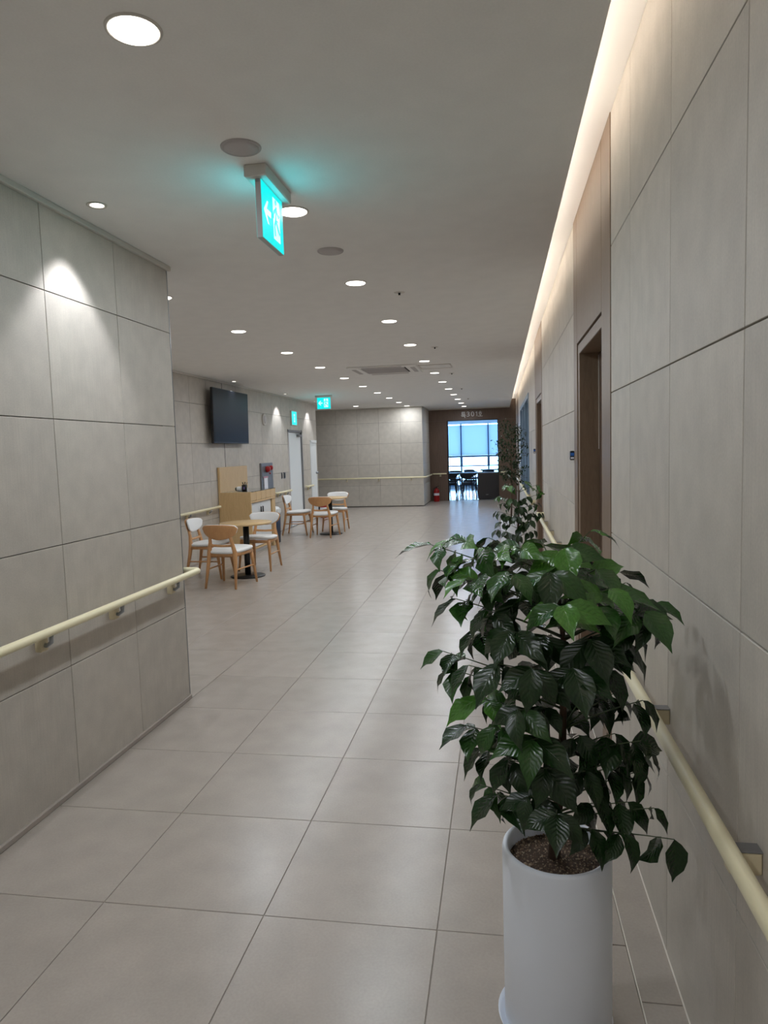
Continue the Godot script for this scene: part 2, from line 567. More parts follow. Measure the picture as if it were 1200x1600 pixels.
func left_walls() -> void:
	# the near wall on the left, ending in a corner with a metal edge
	var w := struct("wall_left")
	bx("backing", Vector3(XL - 0.16, 0, 5.3), Vector3(XL - 0.01, CEIL, -4.094), M.joint, w)
	var cols := []
	for k in range(-12, 4):
		cols.append(-2.292 - 0.6 * k)
	panel_grid(w, "x", XL, 1.0, [0.022, 0.592, 1.163, 1.738, 2.308, 2.69], cols)
	bx("corner_trim", Vector3(XL - 0.006, 0.0, -4.093), Vector3(XL + 0.001, 2.69, -4.0975), M.steel, w, 0.0005)
	bx("end_face", Vector3(XA - 0.1, 0, -3.95), Vector3(XL - 0.01, CEIL, -4.094), M.panel[1], w)
	var b := struct("baseboard_left")
	bx("skirting", Vector3(XL - 0.002, 0, 5.2), Vector3(XL + 0.014, 0.026, -4.094), M.tile[2], b, 0.003)
	var t := struct("trim_1")
	bx("moulding", Vector3(XL - 0.002, 2.684, 5.2), Vector3(XL + 0.02, CEIL, -4.115), M.white_trim, t, 0.003)
	# the alcove wall further on
	var a := struct("wall_alcove")
	var holes := [[-14.99, -13.94, 0.0, 2.01], [-16.2, -15.64, 0.0, 1.82]]
	bx("backing", Vector3(XA - 0.16, 0, -4.0), Vector3(XA - 0.01, CEIL, -13.94), M.joint, a)
	bx("backing", Vector3(XA - 0.16, 2.01, -13.94), Vector3(XA - 0.01, CEIL, -14.99), M.joint, a)
	bx("backing", Vector3(XA - 0.16, 0, -14.99), Vector3(XA - 0.01, CEIL, -15.64), M.joint, a)
	bx("backing", Vector3(XA - 0.16, 1.82, -15.64), Vector3(XA - 0.01, CEIL, -16.25), M.joint, a)
	bx("backing", Vector3(XA - 0.16, 0, -16.2), Vector3(XA - 0.01, 1.82, -16.25), M.joint, a)
	cols = []
	for k in range(0, 18):
		cols.append(-5.76 - 0.6 * k)
	cols.append(-16.25)
	panel_grid(a, "x", XA, 1.0, [0.022, 0.592, 1.165, 1.735, 2.305, 2.69], cols, holes)
	bx("panel", Vector3(XA - 0.012, 0.022, -4.1), Vector3(XA, 2.69, -5.757), M.panel[0], a)
	bx("expansion_joint", Vector3(XA - 0.002, 0, -10.555), Vector3(XA + 0.003, 2.69, -10.565), M.dark_gap, a, 0.0)
	t = struct("trim_2")
	bx("moulding", Vector3(XA - 0.002, 2.684, -4.1), Vector3(XA + 0.022, CEIL, -16.27), M.white_trim, t, 0.003)
	b = struct("baseboard_alcove")
	bx("skirting", Vector3(XA - 0.002, 0, -4.1), Vector3(XA + 0.014, 0.026, -13.9), M.tile[2], b, 0.003)
	# white steel door with its closer
	var d := struct("door_left")
	bx("door_frame", Vector3(XA - 0.10, 0, -13.94), Vector3(XA + 0.012, 2.05, -13.99), M.grey_plastic, d)
	bx("door_frame", Vector3(XA - 0.10, 0, -14.94), Vector3(XA + 0.012, 2.05, -14.99), M.dull_metal, d)
	bx("door_frame", Vector3(XA - 0.10, 1.99, -13.94), Vector3(XA + 0.012, 2.04, -14.99), M.dull_metal, d)
	var l := bx("leaf", Vector3(XA - 0.06, 0.01, -13.995), Vector3(XA - 0.015, 1.985, -14.935), M.door_white, d, 0.003)
	bx("back", Vector3(XA - 0.16, 0, -13.94), Vector3(XA - 0.10, 2.01, -14.99), M.dark_gap, d)
	var cl := part("closer", cbox(Vector3(0.06, 0.055, 0.22), 0.008), M.dull_metal, l, Vector3(0.05, 0.93, -0.28))
	part("closer_arm", tube([Vector3(0.02, 0.03, -0.1), Vector3(0.10, 0.05, 0.1), Vector3(0.03, 0.05, -0.22)], [0.012], 8), M.dull_metal, l, Vector3(0.05, 0.94, -0.2))
	var d2 := struct("door_shaft")
	bx("door_frame", Vector3(XA - 0.08, 0.0, -15.64), Vector3(XA + 0.012, 1.84, -15.69), M.door_white, d2)
	bx("door_frame", Vector3(XA - 0.08, 1.78, -15.64), Vector3(XA + 0.012, 1.84, -16.2), M.door_white, d2)
	var l2 := bx("leaf", Vector3(XA - 0.05, 0.01, -15.695), Vector3(XA - 0.004, 1.775, -16.195), M.door_white, d2, 0.003)
	var kn := start()
	add_lathe(kn, [Vector2(0.0, 0.0), Vector2(0.028, 0.0), Vector2(0.03, 0.012), Vector2(0.02, 0.02), Vector2(0.03, 0.045), Vector2(0.022, 0.06), Vector2(0.0, 0.063)], 16)
	part("knob", done(kn), M.steel, l2, Vector3(0.023, 0.18, -0.17), Vector3(0, 0, -PI / 2))
	bx("back", Vector3(XA - 0.16, 0, -15.64), Vector3(XA - 0.08, 1.82, -16.2), M.dark_gap, d2)

func end_walls() -> void:
	# the wall across the end of the hall
	var w := struct("wall_far")
	bx("backing", Vector3(-9.1, 0, ZF - 0.15), Vector3(-2.07, CEIL, ZF - 0.01), M.joint, w)
	bx("backing", Vector3(-2.3, 0, ZF - 0.01), Vector3(-2.07, CEIL, ZB - 0.1), M.joint, w)
	var cols := []
	for k in 10:
		cols.append(-2.06 - 0.6 * k)
	panel_grid(w, "z", ZF, 1.0, [0.022, 0.592, 1.165, 1.735, 2.305, 2.69], cols)
	panel_grid(w, "x", -2.06, 1.0, [0.022, 0.592, 1.165, 1.735, 2.305, 2.69], [ZF, -19.5, -20.1, ZB])
	var t := struct("trim_3")
	bx("moulding", Vector3(-9.0, 2.69, ZF), Vector3(-2.04, CEIL, ZF + 0.02), M.white_trim, t, 0.003)
	bx("moulding", Vector3(-2.06, 2.69, ZF), Vector3(-2.04, CEIL, ZB), M.white_trim, t, 0.003)
	bx("moulding", Vector3(-2.04, 2.685, ZB), Vector3(0.308, CEIL, ZB + 0.025), M.white_trim, t, 0.003)
	# the brown wall with the way into the day room
	var b := struct("wall_brown")
	bx("side_panel", Vector3(-2.07, 0, ZB - 0.14), Vector3(-1.503, 2.36, ZB), M.wood_end, b)
	bx("side_panel", Vector3(-0.05, 0, ZB - 0.14), Vector3(0.74, 2.36, ZB), M.wood_end, b)
	bx("lintel", Vector3(-2.07, 2.362, ZB - 0.14), Vector3(0.74, 2.99, ZB), M.wood_end, b)
	bx("door_trim", Vector3(-1.525, 0, ZB - 0.145), Vector3(-1.50, 2.36, ZB + 0.012), M.dark_gap, b)
	bx("door_trim", Vector3(-0.055, 0, ZB - 0.145), Vector3(-0.03, 2.36, ZB + 0.012), M.dark_wood, b)
	bx("door_trim", Vector3(-1.525, 2.345, ZB - 0.145), Vector3(-0.03, 2.37, ZB + 0.012), M.dark_wood, b)
	# lettering over the opening
	var s := thing("room_sign", "pale raised lettering naming room 301 on the brown wall above the bright opening", "sign", Vector3(-1.1, 2.46, ZB))
	hangul_teuk(s, 0.0)
	var fnt := SystemFont.new()
	fnt.font_names = PackedStringArray(["Droid Sans"])
	for k in 3:
		var tm := TextMesh.new()
		tm.font = fnt
		tm.text = ["3", "0", "1"][k]
		tm.font_size = 32
		tm.pixel_size = 0.0056
		tm.depth = 0.02
		tm.horizontal_alignment = HORIZONTAL_ALIGNMENT_CENTER
		tm.vertical_alignment = VERTICAL_ALIGNMENT_CENTER
		part("numeral", tm, M.lettering, s, Vector3(0.205 + 0.125 * k, 0.07, 0.011))
	hangul_ho(s, 0.49)

func hangul_teuk(s: Node, x: float) -> void:
	var d := 0.02
	var st := start(false)
	# tieut
	for y in [0.135, 0.10, 0.068]:
		add_cbox(st, Vector3(x + 0.065, y, d / 2), Vector3(0.095, 0.015, d), 0.0)
	add_cbox(st, Vector3(x + 0.024, 0.10, d / 2), Vector3(0.015, 0.08, d), 0.0)
	# eu
	add_cbox(st, Vector3(x + 0.065, 0.042, d / 2), Vector3(0.135, 0.015, d), 0.0)
	# giyeok
	add_cbox(st, Vector3(x + 0.062, 0.016, d / 2), Vector3(0.10, 0.014, d), 0.0)
	add_cbox(st, Vector3(x + 0.106, -0.006, d / 2), Vector3(0.015, 0.05, d), 0.0)
	part("syllable", done(st), M.lettering, s)

func hangul_ho(s: Node, x: float) -> void:
	var d := 0.02
	var st := start(false)
	add_cbox(st, Vector3(x + 0.065, 0.142, d / 2), Vector3(0.04, 0.014, d), 0.0)
	add_cbox(st, Vector3(x + 0.065, 0.117, d / 2), Vector3(0.10, 0.014, d), 0.0)
	for k in 16:
		var a := TAU * k / 16
		add_cbox(st, Vector3(x + 0.065 + cos(a) * 0.032, 0.076 + sin(a) * 0.024, d / 2), Vector3(0.017, 0.015, d), 0.0)
	add_cbox(st, Vector3(x + 0.065, 0.028, d / 2), Vector3(0.014, 0.035, d), 0.0)
	add_cbox(st, Vector3(x + 0.065, 0.008, d / 2), Vector3(0.135, 0.015, d), 0.0)
	part("syllable", done(st), M.lettering, s)

func cove() -> void:
	var c := struct("trim_cove")
	bx("cove_top", Vector3(0.06, 2.93, 5.3), Vector3(0.76, 2.98, ZB), M.cove_paint, c, 0.0)
	bx("cove_back", Vector3(0.06, CEIL + 0.05, 5.3), Vector3(0.10, 2.93, ZB), M.cove_paint, c, 0.0)
	bx("cove_lip", Vector3(0.292, CEIL + 0.002, 5.28), Vector3(0.309, CEIL + 0.055, ZB + 0.01), M.cove_paint, c, 0.002)
	var s := thing("cove_light_strip", "warm white light strip hidden in the long ceiling cove along the right wall", "light strip", Vector3(0.24, CEIL + 0.052, 0))
	for k in 9:
		var z0 := 5.2 - 2.85 * k
		part("strip", cbox(Vector3(0.02, 0.01, 2.88), 0.001), M.led, s, Vector3(0, 0.005, z0 - 1.45))
		var a := AreaLight3D.new()
		a.name = "strip_glow"
		a.area_size = Vector2(0.02, 5.45)
		a.light_color = Color(1.0, 0.955, 0.91)
		a.light_energy = 0.38
		a.shadow_enabled = true
		a.set("area_range", 30.0)
		s.add_child(a, true)
		a.position = Vector3(0, 0.014, z0 - 1.45)
		a.rotation_degrees = Vector3(90, 0, 0)

# ------------------------------------------------------------------ ceiling
var ORD := ["first", "second", "third", "fourth", "fifth", "sixth", "seventh", "eighth", "ninth", "tenth", "eleventh", "twelfth", "thirteenth"]

func downlight(x: float, z: float, label: String, group: String, energy := 0.69) -> void:
	var t := thing("ceiling_downlight", label, "downlight", Vector3(x, CEIL, z), 0.0, group)
	part("trim_ring", lathe([Vector2(0.067, 0.0), Vector2(0.067, -0.004), Vector2(0.071, -0.005), Vector2(0.076, -0.003), Vector2(0.077, 0.0)], 32), M.white_trim, t)
	part("diffuser", lathe([Vector2(0.0, -0.008), Vector2(0.05, -0.0075), Vector2(0.064, -0.0065), Vector2(0.067, -0.003), Vector2(0.067, 0.0)], 32), M.lamp, t)
	var a := AreaLight3D.new()
	a.name = "downlight_glow"
	a.area_size = Vector2(0.115, 0.115)
	a.light_color = Color(0.945, 0.972, 1.0)
	a.light_energy = energy
	a.shadow_enabled = true
	t.add_child(a, true)
	a.position = Vector3(0, -0.012, 0)
	a.rotation_degrees = Vector3(-90, 0, 0)

func spot(x: float, z: float, label: String, energy := 0.66) -> void:
	var t := thing("wall_washer", label, "spotlight", Vector3(x, CEIL, z), 0.0, "small spotlights along the left walls")
	part("trim_ring", lathe([Vector2(0.031, 0.0), Vector2(0.031, -0.003), Vector2(0.042, -0.006), Vector2(0.046, -0.003), Vector2(0.046, 0.0)], 24), M.white_trim, t)
	part("lens", lathe([Vector2(0.0, -0.003), Vector2(0.031, -0.002), Vector2(0.031, 0.0)], 24), M.spot_lens, t)
	var s := SpotLight3D.new()
	s.name = "wall_washer_glow"
	s.spot_angle = 42.0
	s.spot_angle_attenuation = 0.42
	s.spot_range = 30.0
	s.light_color = Color(0.96, 0.97, 1.0)
	s.light_energy = energy
	s.light_size = 0.025
	s.shadow_enabled = true
	t.add_child(s, true)
	s.position = Vector3(0, -0.03, 0)
	s.rotation_degrees = Vector3(-90, 0, 0)

func ceiling_fittings() -> void:
	for k in 13:
		downlight(-0.965, -1.87 - 1.487 * k, "%s round ceiling downlight from the camera in the long row beside the cove" % ORD[k], "downlights in the row beside the cove")
	for k in 10:
		downlight(-2.41, -4.86 - 1.515 * k, "%s round ceiling downlight from the near wall corner in the middle row" % ORD[k], "downlights in the middle row", 0.80)
	downlight(-3.64, -17.75, "lone round downlight by the far wall, left of the middle row", "downlights in the middle row", 0.80)
	for k in 4:
		downlight(-0.965, -0.38 + 1.487 * k, "round ceiling downlight out of view, %s behind the first of the cove row" % ORD[k], "downlights in the row beside the cove")
	spot(-1.805, -3.05, "small spotlight washing the near left wall with a bright scallop")
	spot(-4.13, -10.62, "small spotlight above the black television")
	spot(-4.13, -13.28, "small spotlight washing the wall between fire cabinet and white door")
	spot(-4.13, -15.5, "small spotlight washing the wall between the two white doors")
	for k in 2:
		var t := thing("ceiling_speaker", ["round grey ceiling speaker beside the green exit sign", "round grey ceiling speaker between the second and third downlights"][k], "speaker", Vector3(-0.95, CEIL, [-2.63, -4.05][k]))
		part("rim", lathe([Vector2(0.069, 0.0), Vector2(0.069, -0.006), Vector2(0.072, -0.007), Vector2(0.076, -0.004), Vector2(0.077, 0.0)], 32), M.grey_plastic, t)
		part("grille", lathe([Vector2(0.0, -0.010), Vector2(0.05, -0.009), Vector2(0.068, -0.006), Vector2(0.068, 0.0)], 32), M.grey_plastic, t)
	for k in 5:
		var t := thing("sprinkler_head", "%s small sprinkler head from the camera in the ceiling right of the downlights" % ORD[k], "sprinkler", Vector3(-0.715, CEIL, -5.23 - 2.87 * k), 0.0, "sprinkler heads")
		part("cover", lathe([Vector2(0.0, -0.004), Vector2(0.03, -0.004), Vector2(0.042, 0.0)], 20), M.white_trim, t)
		part("nozzle", lathe([Vector2(0.0, -0.020), Vector2(0.010, -0.018), Vector2(0.006, -0.010), Vector2(0.012, -0.004)], 12), M.dark_gap, t)
	air_conditioner()
	exit_sign_hanging("green exit sign hanging near the camera with arrow and running figure", Vector3(-0.952, CEIL, -2.955), PI / 2, true)
	exit_sign_hanging("far green exit sign hanging across the passage with an arrow to the left", Vector3(-3.535, CEIL, -14.0), 0.0, true)

func air_conditioner() -> void:
	var t := thing("air_conditioner", "white ceiling cassette air conditioner with a grey intake grille", "air conditioner", Vector3(-1.60, CEIL, -10.05))
	var st := start(false)
	for s in [-1, 1]:
		add_cbox(st, Vector3(s * 0.40, -0.009, 0), Vector3(0.16, 0.018, 0.96), 0.006)
		add_cbox(st, Vector3(0, -0.009, s * 0.40), Vector3(0.64, 0.018, 0.16), 0.006)
	part("frame", done(st), M.paint, t)
	bx("intake", Vector3(-0.32, -0.010, -0.32), Vector3(0.32, -0.002, 0.32), M.dark_gap, t)
	for k in 14:
		bx("grille_slat", Vector3(-0.30, -0.020, -0.30 + k * 0.0445), Vector3(0.30, -0.012, -0.275 + k * 0.0445), M.grey_plastic, t, 0.001)
	for s in [-1, 1]:
		bx("louvre", Vector3(-0.28, -0.022, s * 0.415 - 0.03), Vector3(0.28, -0.0175, s * 0.415 + 0.03), M.grey_plastic, t, 0.001)
		bx("louvre", Vector3(s * 0.415 - 0.03, -0.022, -0.28), Vector3(s * 0.415 + 0.03, -0.0175, 0.28), M.grey_plastic, t, 0.001)
	var p := thing("access_hatch", "square white access hatch in the ceiling beside the air conditioner", "hatch", Vector3(-0.875, CEIL, -9.95))
	bx("hatch_panel", Vector3(-0.205, -0.004, -0.205), Vector3(0.205, -0.001, 0.205), M.paint, p, 0.001)
	var f := start(false)
	for s in [-1, 1]:
		add_cbox(f, Vector3(s * 0.218, -0.004, 0), Vector3(0.018, 0.008, 0.454), 0.001)
		add_cbox(f, Vector3(0, -0.004, s * 0.218), Vector3(0.418, 0.008, 0.018), 0.001)
	part("hatch_frame", done(f), M.white_trim, p)

# box on the ceiling, a lit plate below it; the plate's face looks along the sign's +z
func exit_sign_hanging(label: String, at: Vector3, turn: float, both: bool) -> void:
	var t := thing("exit_sign", label, "exit sign", at, turn)
	part("housing", cbox(Vector3(0.345, 0.048, 0.094), 0.004), M.white_trim, t, Vector3(0, -0.024, 0))
	bx("hanger", Vector3(-0.145, -0.06, -0.010), Vector3(0.145, -0.045, 0.010), M.steel, t)
	var p := part("edge_frame", cbox(Vector3(0.284, 0.242, 0.024), 0.002), M.grey_plastic, t, Vector3(0, -0.158, 0))
	for s in [1, -1]:
		var face := part("lit_face", cbox(Vector3(0.280, 0.238, 0.001), 0.0002), M.exit_green, t, Vector3(0, -0.158, s * 0.0123), Vector3(0, 0.0 if s > 0 else PI, 0))
		pictogram(face, 1.0 if s > 0 else -1.0)
		var a := AreaLight3D.new()
		a.name = "exit_sign_glow"
		a.area_size = Vector2(0.27, 0.23)
		a.light_color = Color(0.0, 0.88, 0.95)
		a.light_energy = 0.028
		a.shadow_enabled = true
		t.add_child(a, true)
		a.position = Vector3(0, -0.158, s * 0.018)
		a.rotation_degrees = Vector3(0, 180 if s > 0 else 0, 0)

# arrow to the left and a running figure in a doorway
func pictogram(face: Node, dir: float, with_arrow := true, k := 1.0) -> void:
	var z := 0.0006
	if with_arrow:
		var arrow := PackedVector2Array([Vector2(-0.118, 0.0), Vector2(-0.072, 0.046), Vector2(-0.055, 0.046), Vector2(-0.080, 0.012), Vector2(-0.025, 0.012), Vector2(-0.025, -0.012), Vector2(-0.080, -0.012), Vector2(-0.055, -0.046), Vector2(-0.072, -0.046)])
		if dir < 0.0:
			for i in arrow.size(): arrow[i].x = -arrow[i].x
		part("arrow", plate(arrow, 0.0008), M.exit_white, face, Vector3(0, 0.0, z))
	var ox := 0.045 * dir if with_arrow else 0.0
	# door opening: a white field cut by the green figure
	part("doorway", plate(PackedVector2Array([Vector2(-0.042, -0.085), Vector2(0.048, -0.085), Vector2(0.048, 0.088), Vector2(-0.042, 0.088)]), 0.0006), M.exit_white, face, Vector3(ox, 0, z))
	var st := start(false)
	var fig := [
		[Vector2(0.004, 0.058), Vector2(-0.008, 0.0)],
		[Vector2(-0.004, 0.044), Vector2(-0.032, 0.026)], [Vector2(-0.032, 0.026), Vector2(-0.038, 0.0)],
		[Vector2(0.004, 0.044), Vector2(0.030, 0.020)], [Vector2(0.030, 0.020), Vector2(0.042, 0.034)],
		[Vector2(-0.008, 0.0), Vector2(-0.026, -0.03)], [Vector2(-0.026, -0.03), Vector2(-0.020, -0.07)],
		[Vector2(-0.008, 0.0), Vector2(0.018, -0.03)], [Vector2(0.018, -0.03), Vector2(0.042, -0.05)]]
	for b in fig:
		add_tube(st, [Vector3(b[0].x * dir, b[0].y, 0), Vector3(b[1].x * dir, b[1].y, 0)], [0.0085], 8)
	var pts := []
	add_lathe(st, [Vector2(0.0, -0.002), Vector2(0.013, -0.002), Vector2(0.013, 0.002), Vector2(0.0, 0.002)], 12, Vector3(0.01 * dir, 0.0, 0))
	var fm := done(st)
	var o := part("figure", fm, M.exit_green, face, Vector3(ox, 0, z + 0.0006))
	o.scale = Vector3(1, 1, 0.06)
	var head := part("figure_head", lathe([Vector2(0.0, 0.0), Vector2(0.012, 0.0), Vector2(0.012, 0.0005), Vector2(0.0, 0.0005)], 16), M.exit_green, face, Vector3(ox - 0.002 * dir, 0.074, z + 0.0008), Vector3(PI / 2, 0, 0))

# ------------------------------------------------------------------ handrails
func rail_run(called: String, label: String, pts: Array, r: float, wall: Vector3, brackets: Array) -> void:
	var t := thing(called, label, "handrail")
	part("rail", tube(pts, [r], 16), M.rail, t)
	# wall is the way to the wall, with its length the distance from the rail's middle
	var n := wall.normalized()
	for b in brackets:
		var p: Vector3 = b
		var foot := p + wall + Vector3(0, -0.055, 0)
		var plate_size := Vector3(0.012 if absf(n.x) > 0.5 else 0.05, 0.062, 0.012 if absf(n.z) > 0.5 else 0.05)
		var arm := [p + Vector3(0, -r * 0.8, 0), p + Vector3(0, -0.045, 0), p + wall * 0.35 + Vector3(0, -0.062, 0), foot - n * 0.008]
		var br := part("bracket", cbox(plate_size + n.abs() * 0.02, 0.004), M.bracket, t, foot - n * 0.018)
		var am := start()
		for i in arm.size():
			arm[i] -= foot - n * 0.018
		add_tube(am, arm, [0.011, 0.010, 0.009, 0.010], 10)
		part("bracket_arm", done(am), M.steel, br)

func handrails() -> void:
	var r := 0.0195
	# near left wall: runs on past the corner and turns back to the wall end
	var pts := [Vector3(-1.915, 0.815, 2.5), Vector3(-1.915, 0.818, -2.0), Vector3(-1.915, 0.820, -4.10)]
	for k in 7:
		var a := PI / 2 * k / 6
		pts.append(Vector3(-1.955 + cos(a) * 0.04, 0.820, -4.125 - sin(a) * 0.04))
	pts.append(Vector3(-2.06, 0.820, -4.165))
	rail_run("handrail", "cream handrail on the near left wall, bent round its corner", pts, r, Vector3(-0.066, 0, 0), [Vector3(-1.915, 0.818, -3.86), Vector3(-1.915, 0.818, -3.23), Vector3(-1.915, 0.818, -2.655), Vector3(-1.915, 0.818, -2.05), Vector3(-1.915, 0.818, -1.2)])
	# near right wall
	var rt := thing("handrail", "thick cream handrail on the near right wall behind the large plant", "handrail")
	rail_block(rt, 2.5, -3.02, [-0.62, -1.36, -2.09, -2.8])
	rt = thing("handrail", "cream handrail on the right wall between the first two wood doors", "handrail")
	rail_block(rt, -4.78, -7.95, [-4.95, -5.7, -6.5, -7.3, -7.85])
	rt = thing("handrail", "cream handrail on the right wall past the second wood door", "handrail")
	rail_block(rt, -9.75, -17.9, [-9.9, -11.5, -13.0, -14.5, -16.0, -17.6])
	# alcove wall
	rail_run("handrail", "cream handrail on the alcove wall left of the oak cabinet", ended(Vector3(-4.245, 0.765, -4.3), Vector3(-4.245, 0.765, -10.12)), r, Vector3(-0.075, 0, 0), [Vector3(-4.245, 0.765, -9.05), Vector3(-4.245, 0.765, -9.75), Vector3(-4.245, 0.765, -8.3)])
	rail_run("handrail", "short cream handrail between the fire cabinet and the white door", ended(Vector3(-4.245, 0.79, -12.88), Vector3(-4.245, 0.79, -13.85)), r, Vector3(-0.075, 0, 0), [Vector3(-4.245, 0.79, -13.1), Vector3(-4.245, 0.79, -13.6)])
	rail_run("handrail", "very short cream handrail between the two white doors", ended(Vector3(-4.245, 0.80, -15.05), Vector3(-4.245, 0.80, -15.58)), r, Vector3(-0.075, 0, 0), [Vector3(-4.245, 0.80, -15.3)])
	# far wall, then round to the brown wall
	var br := []
	for k in 5:
		br.append(Vector3(-2.4 - 0.9 * k, 0.80, -18.825))
	rail_run("handrail", "long cream handrail across the far panelled wall", [Vector3(-8.0, 0.80, -18.825), Vector3(-2.06, 0.80, -18.825), Vector3(-2.0, 0.80, -18.84), Vector3(-1.985, 0.80, -18.9), Vector3(-1.985, 0.80, -20.55)], r, Vector3(0, 0, -0.075), br)
	rail_run("handrail", "short cream handrail on the brown wall left of the bright opening", [Vector3(-1.97, 0.81, -20.625), Vector3(-1.56, 0.81, -20.625)], r, Vector3(0, 0, -0.075), [Vector3(-1.75, 0.81, -20.625)])
	rail_run("handrail", "short cream handrail on the brown wall right of the bright opening", [Vector3(0.02, 0.82, -20.625), Vector3(0.20, 0.82, -20.625)], r, Vector3(0, 0, -0.075), [Vector3(0.1, 0.82, -20.625)])

func ended(a: Vector3, b: Vector3) -> Array:
	# rail whose ends curve back towards the wall
	return [a + Vector3(-0.05, 0, -0.005), a + Vector3(-0.018, 0, -0.012), a + Vector3(0, 0, -0.03), (a + b) / 2.0, b + Vector3(0, 0, 0.03), b + Vector3(-0.018, 0, 0.012), b + Vector3(-0.05, 0, 0.005)]

# the right wall's rail: a broad rounded bar on box brackets
func rail_block(t: Node, z0: float, z1: float, zs: Array) -> void:
	var c := Vector3(0.408, 0.791, 0)
	var rings := []
	for z in [z0, (z0 + z1) / 2.0, z1]:
		var ring := PackedVector3Array()
		for k in 20:
			var a := TAU * k / 20
			ring.append(c + Vector3(cos(a) * 0.0165, sin(a) * 0.0195, z))
		rings.append(ring)
	part("rail", loft(rings), M.rail, t)
	for e in [z0, z1]:
		part("end_cap", tube([Vector3(0.408, 0.791, e), Vector3(0.425, 0.791, e + (0.012 if e == z1 else -0.012)), Vector3(XR - 0.001, 0.791, e + (0.012 if e == z1 else -0.012))], [0.018, 0.017, 0.017], 14), M.rail, t)
	for z in zs:
		var b := part("bracket", cbox(Vector3(0.060, 0.046, 0.032), 0.003), M.bracket, t, Vector3(XR - 0.0305, 0.749, z))
		part("cap", cbox(Vector3(0.061, 0.003, 0.034), 0.001), M.dull_metal, b, Vector3(0, 0.0235, 0))

